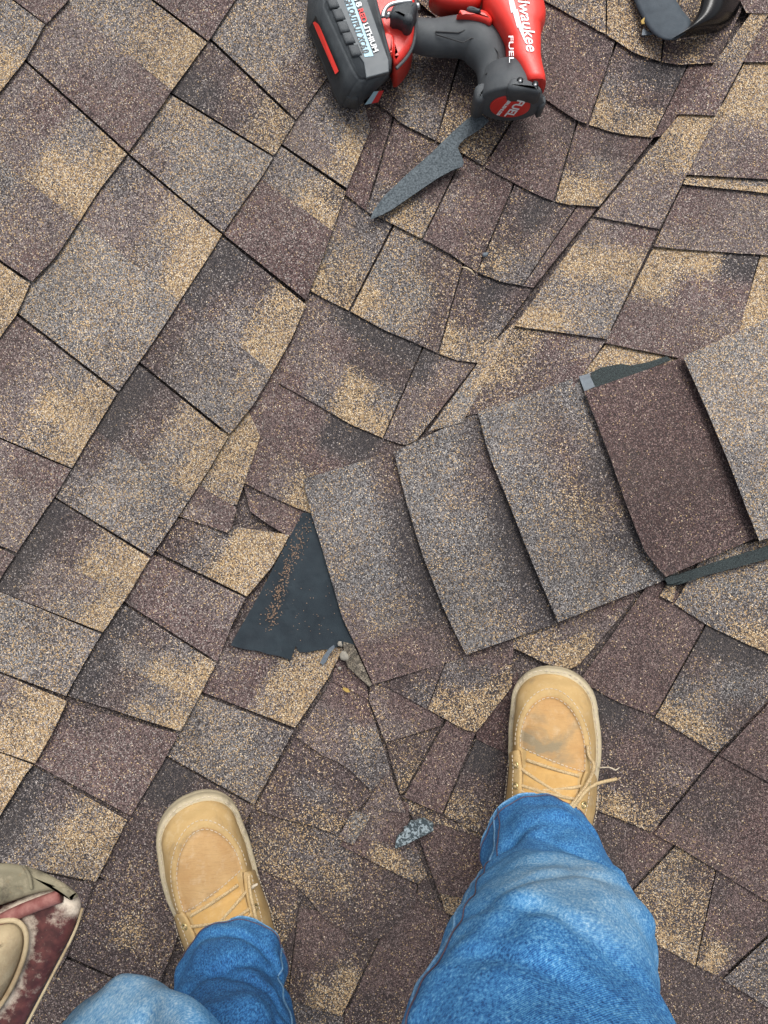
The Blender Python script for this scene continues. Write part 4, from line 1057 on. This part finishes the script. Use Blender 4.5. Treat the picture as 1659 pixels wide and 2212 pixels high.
    for i in range(ND):
        d = DM * ((i + .5) / ND) ** 1.15
        for j in range(NA):
            a = math.pi * (j + .5) / NA; p = surf(d, a); x = p.x - ctr(.0065 + d * (1 - .012 / LEN)); u = ud(x, d)
            key = 'vamp'
            dl = .102 - .009 * (x / .03)
            if math.sin(a) > .5 and u > .0005 and d < dl: key = 'toe_panel'
            elif d >= dl - .002 and abs(x) < .030: key = 'tongue'
            f = (i * (NA + 1) + j, i * (NA + 1) + j + 1, (i + 1) * (NA + 1) + j + 1, (i + 1) * (NA + 1) + j); parts[key].append(f)
    for key, mat in (('vamp', 'vamp'), ('toe_panel', 'plug' if mirror > 0 else 'plug_stained'), ('tongue', 'suede')):
        idx = sorted({i for f in parts[key] for i in f}); mp = {i: k for k, i in enumerate(idx)}
        fin(key, [V[i] for i in idx], [tuple(mp[i] for i in f) for f in parts[key]], M[mat])
    # quarters (eyestays) lapping over the vamp
    def amax(t): return 1.06 - .16 * math.exp(-t * 9) + .05 * t
    eye = {}
    for s in (1, -1):
        n1, n2 = 30, 16; G = []
        for k in (0, 1):
            for i in range(n1 + 1):
                t = i / n1
                for j in range(n2 + 1):
                    f = j / n2; am = amax(t)
                    d0 = .101 + .026 * (1 - f) ** 1.6 - (.007 * s); d = d0 + (.236 - d0) * t
                    a = am * f; a = a if s > 0 else math.pi - a
                    G.append(W(surf(d, a, (.0034 if k == 0 else .0006) + (.0012 * f if k == 0 else 0))))
        kk = n2 + 1; off = (n1 + 1) * kk; F = []
        for i in range(n1):
            for j in range(n2):
                a = i * kk + j; F += [(a, a + 1, a + kk + 1, a + kk), (off + a, off + a + kk, off + a + kk + 1, off + a + 1)]
        for i in range(n1):
            a = i * kk + n2; F.append((a, a + kk, off + a + kk, off + a))
        for j in range(n2): F.append((j, off + j, off + j + 1, j + 1))
        fin('quarter', G, F, M['vamp'])
        pts = []
        for e in range(3):
            t = .12 + .17 * e; f = .84; d0 = .101 + .026 * (1 - f) ** 1.6 - .007 * s; d = d0 + (.236 - d0) * t; a = amax(t) * f; a = a if s > 0 else math.pi - a
            p = surf(d, a, .0046); q = surf(d, a, .008); nrm = (W(q) - W(p)).normalized()
            P0 = W(p); pts.append((P0, nrm))
            tx = nrm.cross(Vector((0, 1, 0))).normalized(); ty = nrm.cross(tx)
            put(tube('eyelet', [P0 + (tx * math.cos(b_) + ty * math.sin(b_)) * .0036 for b_ in [2 * math.pi * c / 14 for c in range(14)]], .0013, M['brass'], seg=6, closed=True), root)
            put(tube('eyelet_hole', [P0 - nrm * .001, P0 + nrm * .0004], .0026, M['black'], seg=10), root)
        eye[s] = pts
    # stitching: dashes laid along seam curves
    SV = []; SF = []
    def dashes(pts, L=.0034, gapl=.0022, r=.00048):
        n = max(2, int(polylen(pts) / (L + gapl))); P = resample(pts, n * 5)
        for k in range(n):
            a, b_ = Vector(P[k * 5]), Vector(P[k * 5 + 3]); t = (b_ - a).normalized(); s = t.cross(Vector((0, 0, 1))).normalized() * r; u = Vector((0, 0, r * 1.2)); o = len(SV)
            for q in (a, b_): SV.extend([q - s, q + s, q + s * .6 + u, q - s * .6 + u])
            SF.extend([(o, o + 1, o + 5, o + 4), (o + 1, o + 2, o + 6, o + 5), (o + 2, o + 3, o + 7, o + 6), (o + 3, o, o + 4, o + 7), (o, o + 3, o + 2, o + 1), (o + 4, o + 5, o + 6, o + 7)])
    def on_surf(x, d, off):
        lo, hi = (0, math.pi / 2) if x >= 0 else (math.pi, math.pi / 2)
        for _ in range(24):
            mid = (lo + hi) / 2; p = surf(d, mid); xx = p.x - ctr(.0065 + d * (1 - .012 / LEN))
            if (abs(xx) > abs(x)): lo = mid
            else: hi = mid
        return surf(d, (lo + hi) / 2, off)
    for k, off in ((.955, .0006), (1.12, .0006)):
        pts = []
        for q in range(-34, 35):
            f = q / 34
            if abs(f) > .55:
                d = .088 + (abs(f) - .55) / .45 * (.016 - .012 * (1 if f > 0 else -1)); x = math.copysign(.0385 * k, f)
            else:
                an = f / .55 * math.pi / 2; x = .0385 * k * math.sin(an); d = .088 - .066 * k * math.cos(an)
            pts.append(W(on_surf(x, d, off)))
        dashes([tuple(p) for p in pts])
    pts = []
    for q in range(-40, 41):
        d = .0035 + .135 * (abs(q) / 40) ** 2 + 0; x = math.copysign(max(.0, half(d) - .0042), q)
        pts.append(tuple(W((ctr(d) + x, -d, .0313))))
    dashes(pts, .0045, .003)
    for s in (1, -1):
        for ff in (.10, .72):
            pts = []
            for i in range(24):
                t = .03 + i / 24 * .8; d0 = .101 + .026 * (1 - ff) ** 1.6 - .007 * s; d = d0 + (.236 - d0) * t; a = amax(t) * ff; a = a if s > 0 else math.pi - a
                pts.append(tuple(W(surf(d, a, .0050))))
            dashes(pts, .0028, .002, .0005)
    pts = [tuple(W(on_surf(x / 10 * .036, .100 - .009 * x / 10 * 1.1, .0006))) for x in range(-10, 11)]; dashes(pts, .003, .002)
    fin('stitching', SV, SF, M['stitch'], False)['kind'] = 'stuff'
    # laces: zigzag under/over the tongue
    def lace(pts, r=.0021): put(tube('lace', [Vector(p) for p in smooth_line([tuple(p) for p in pts], 3)], r, M['lace'], seg=8), root)
    def over(a, b_, lift=.006):
        m_ = (a + b_) / 2 + Vector((0, 0, lift)); return [a, a.lerp(m_, .5) + Vector((0, 0, lift * .5)), m_, b_.lerp(m_, .5) + Vector((0, 0, lift * .5)), b_]
    E = {s: [p + n * .001 for p, n in eye[s]] for s in (1, -1)}
    up_ = Vector((0, 0, .004)); 
    fwd = (W((0, 0, .03)) - W((0, -.01, .03))).normalized()
    for s in (1, -1):
        for e in range(2): lace(over(E[s][e] - up_ * .3, E[-s][e + 1].lerp(E[s][e + 1], .12) - fwd * .001, .007))
    lace(over(E[1][0].lerp(E[-1][0], .16) + fwd * .010, E[-1][0].lerp(E[1][0], .12) + fwd * .008, .003))
    lace(over(E[1][1].lerp(E[-1][1], .1) + fwd * .003, E[-1][1].lerp(E[1][1], .06) + fwd * .005, .006))
    if lace_kind == 'loose':
        side = 1 * mirror
        a = E[side][2].lerp(E[-side][2], .35) + up_; b_ = E[side][0] + fwd * .006 + up_ * 1.5
        lace([a, a.lerp(b_, .5) + up_, b_, b_ + fwd * .022 + (W((.006 * mirror, 0, 0)) - W((0, 0, 0))), W(on_surf(.039 * side, .092, .003)), W(on_surf(.038 * side, .078, .003))])
        lace([a - fwd * .006, a.lerp(b_, .5) - fwd * .004 + up_ * 1.6, b_ - fwd * .002 + up_, b_ + (W((.03 * side, .008, 0)) - W((0, 0, 0)))])
        c_ = E[side][2].lerp(E[-side][2], .6) + up_ * 1.5
        lace([c_ + fwd * .0, c_ + fwd * .010, c_ + fwd * .012 + (W((.012 * side, 0, 0)) - W((0, 0, 0))), c_ + (W((.014 * side, -.004, 0)) - W((0, 0, 0)))])
        # frayed lace tip / thread
        q = W((ctr(.115) + side * .054, -.117, .034))
        put(tube('frayed_thread', [q, q + Vector((.012, .001, .001)), q + Vector((.020, -.003, 0)), q + Vector((.026, .000, -.001))], [.0010, .0006, .0011, .0003], M['stitch']), root)
    else:
        side = 1 * mirror
        q = W(surf(.114, .9 if side > 0 else math.pi - .9, .006)); put(tube('frayed_thread', [q, q + fwd * .004 + Vector((.006, 0, 0)), q + fwd * .004 + Vector((.010, .002, 0))], [.0022, .0018, .0012], M['stitch']), root)
        lace(over(E[1][0] + fwd * .012 - up_, E[1][2] - up_, .012))
    return root

toe_px = (425, 1840)
make_boot((392, 1722), math.radians(17), math.radians(17), 1, 'tan leather work boot on the left foot, nearer the tool pouch', 'tied')
toe_px = (1197, 1560)
make_boot((1214, 1441), math.radians(-3), math.radians(-15), -1, 'tan leather work boot on the right foot, dark stain on its toe panel', 'loose')
tag(person, 'person standing on the roof in blue jeans and tan leather work boots', 'person')

# ------------------------------------------------------------------ tool pouch hanging at the hip (lower left)
M['pouch_red'] = None
m, nt, b = new_mat('worn_red_leather'); tc = nd(nt, 'ShaderNodeTexCoord').outputs['Object']
w1 = ramp(nt, tex_noise(nt, 55, 5, .7, tc, .4), [(.47, (0, 0, 0)), (.62, (1, 1, 1))])
c = mix_c(nt, ramp(nt, tex_noise(nt, 160, 4, .6, tc), [(.4, (0, 0, 0)), (.7, (1, 1, 1))]), (.040, .009, .008), (.105, .030, .025))
wear = nd(nt, 'ShaderNodeAttribute', attribute_name='wear')
wf = math_n(nt, 'MULTIPLY', math_n(nt, 'ADD', wear.outputs['Fac'], math_n(nt, 'MULTIPLY', math_n(nt, 'SUBTRACT', tex_noise(nt, 120, 5, .75, tc), .5), 2.4)), 1.3, True)
c = mix_c(nt, wf, c, (.56, .48, .38)); nt.links.new(c, b.inputs['Base Color']); b.inputs['Roughness'].default_value = .6
M['pouch_red'] = m
M['pouch_tan'] = leather('dusty_tan_leather', (.44, .36, .225), (.35, .275, .165), (.20, .13, .07), 30, .6, .47)
M['khaki'] = leather('grimy_khaki_leather', (.15, .135, .09), (.22, .195, .13), (.05, .042, .03), 34, .8, .45)
PZ = .60
pouch = empty('tool_pouch', at(60, 2060, .45))
def pw(pts, z): return [(v.x, v.y) for v in (at(x, y, z) for x, y in pts)]
def pp(name, pts, zlo, zhi, r, mat, sm=2, steps=5, **kw):
    w = smooth_loop(pw(pts, zhi - r), sm); w = w if signed_area(w) > 0 else w[::-1]
    lo = smooth_loop(pw([(x - 14, y + 12) for x, y in pts], zlo), sm); lo = lo if signed_area(lo) > 0 else lo[::-1]
    lo = lo if len(lo) == len(w) else w
    rings = [[(x, y, zlo) for x, y in lo], [(x, y, zhi - r) for x, y in w]]
    for k in range(1, steps + 1):
        an = math.pi / 2 * k / steps; rings.append([(x, y, zhi - r + r * math.sin(an)) for x, y in inset(w, r * (1 - math.cos(an)))])
    n = len(w); V = [v for q in rings for v in q]; F = []
    for i in range(len(rings) - 1):
        for k in range(n): F.append((i * n + k, i * n + (k + 1) % n, (i + 1) * n + (k + 1) % n, (i + 1) * n + k))
    F.append(tuple((len(rings) - 1) * n + k for k in range(n))); F.append(tuple(reversed(range(n))))
    o = mesh_obj(name, V, F, mat)
    for pl in o.data.polygons: pl.use_smooth = len(pl.vertices) == 4
    return put(o, pouch)
mp_ = pp('main_pocket', [(-220, 2050), (-120, 1990), (0, 1958), (60, 1930), (112, 1910), (142, 1914), (172, 1936), (177, 1962), (160, 2010), (120, 2085), (54, 2212), (-10, 2340), (-220, 2400)], .46, PZ, .008, M['pouch_red'], sm=2, steps=6)
wa = mp_.data.attributes.new('wear', 'FLOAT', 'POINT')
for i, v in enumerate(mp_.data.vertices):
    d = CAM_H - v.co.z; px, py = CX + v.co.x / d * FPX, CY - v.co.y / d * FPX
    wa.data[i].value = .9 * math.exp(-(((px - 165) / 40) ** 2 + ((py - 1940) / 40) ** 2)) - .15
# subdivide its top so that the wear map has room
bm = bmesh.new(); bm.from_mesh(mp_.data); lay = bm.verts.layers.float.get('wear')
big = [f for f in bm.faces if len(f.verts) > 4 and f.normal.z > .5]
r_ = bmesh.ops.triangulate(bm, faces=big)
for _ in range(5):
    bmesh.ops.subdivide_edges(bm, edges=[e for e in bm.edges if e.calc_length() > .006 and all(abs(v.co.z - PZ) < .02 for v in e.verts)], cuts=1)
    bmesh.ops.triangulate(bm, faces=[f for f in bm.faces if len(f.verts) > 4])
for v in bm.verts:
    d = CAM_H - v.co.z; px, py = CX + v.co.x / d * FPX, CY - v.co.y / d * FPX
    w = 1.0 * math.exp(-(((px - 150) / 42) ** 2 + ((py - 1945) / 38) ** 2))
    # pale rub along the inner seam and along the rim
    seam = min(math.dist((px, py), q) for q in resample([(60, 1985), (62, 2030), (50, 2080), (20, 2150), (0, 2180)], 30)); w = max(w, .95 * math.exp(-(seam / 14) ** 2))
    rim = min(math.dist((px, py), q) for q in resample([(-60, 2000), (0, 1975), (60, 1948), (120, 1925), (165, 1935)], 30)); w = max(w, .85 * math.exp(-(rim / 15) ** 2))
    v[lay] = w - .16
bm.to_mesh(mp_.data); bm.free()
put(tube('edge_piping', [at(x, y, PZ - .006) for x, y in smooth_line([(178, 1962), (164, 2010), (124, 2086), (58, 2212), (-6, 2340)], 3)], .0009, M['pouch_tan']), pouch)
pp('front_pocket', [(-220, 2010), (-60, 2000), (0, 1994), (34, 1990), (53, 2012), (52, 2050), (32, 2108), (0, 2166), (-60, 2240), (-220, 2300)], .46, PZ + .022, .018, M['pouch_tan'], sm=2, steps=6)
put(tube('pocket_welt', [at(x, y, PZ + .006) for x, y in smooth_line([(-60, 1998), (0, 1990), (36, 1986), (58, 2010), (57, 2052), (36, 2112), (4, 2170), (-60, 2246)], 3)], .0016, M['pouch_tan']), pouch)
put(tube('rim_roll', [at(x, y, PZ + .002) for x, y in smooth_line([(-120, 2035), (-40, 2012), (0, 1990), (40, 1970), (85, 1952), (130, 1936)], 3)], .0042, simple_mat('red_rolled_rim', (.15, .040, .035), .75, 0, 140, .5, 300, col2=(.28, .13, .11))), pouch)
pp('flap', [(-220, 1880), (-100, 1866), (0, 1863), (50, 1868), (96, 1884), (134, 1904), (166, 1928), (172, 1940), (135, 1918), (70, 1930), (0, 1956), (-100, 1980), (-220, 2010)], .50, PZ + .004, .0035, M['khaki'], sm=2, steps=4)
put(tube('flap_seam', [at(x, y, PZ + .0065) for x, y in smooth_line([(50, 1870), (64, 1890), (68, 1920)], 2)], .0010, M['khaki']), pouch)
tag(pouch, 'worn dark red and tan leather tool pouch at the lower left corner', 'tool pouch')

# ------------------------------------------------------------------ the rest of the standing figure (behind the camera, shades the roof)
M['jacket'] = simple_mat('dark_work_jacket', (.06, .065, .07), .9, .3, 60, .4, 300)
tr_spec = [(-.02, -.455, .93, .180, .125, 0), (-.02, -.46, 1.02, .178, .125, 0), (-.02, -.465, 1.15, .188, .130, 0), (-.02, -.455, 1.28, .205, .132, 0), (-.02, -.44, 1.36, .205, .120, 0), (-.02, -.42, 1.41, .13, .09, 0), (-.02, -.40, 1.44, .07, .065, 0), (-.02, -.385, 1.47, .058, .058, 0)]
V, UV, FD, GR, nr, ns = leg_rings(tr_spec, nr=50, ns=48, seed=9.1)
F = [(i * ns + k, i * ns + (k + 1) % ns, (i + 1) * ns + (k + 1) % ns, (i + 1) * ns + k) for i in range(nr) for k in range(ns)] + [tuple(reversed(range(ns)))] + [tuple(nr * ns + k for k in range(ns))]
for s in (-1, 1):
    arm = [(-.02 + s * .17, -.44, 1.36, .075, .075, 0), (-.02 + s * .225, -.43, 1.30, .07, .07, 0), (-.02 + s * .26, -.42, 1.20, .058, .058, 0), (-.02 + s * .27, -.39, 1.10, .05, .05, 0)]
    V2, *_, n2, s2 = leg_rings(arm, nr=24, ns=32, seed=3 + s)
    o_ = len(V); V += V2
    F += [(o_ + i * s2 + k, o_ + i * s2 + (k + 1) % s2, o_ + (i + 1) * s2 + (k + 1) % s2, o_ + (i + 1) * s2 + k) for i in range(n2) for k in range(s2)]
jk = mesh_obj('jacket', V, F, M['jacket'], None, smooth=True); put(jk, person)
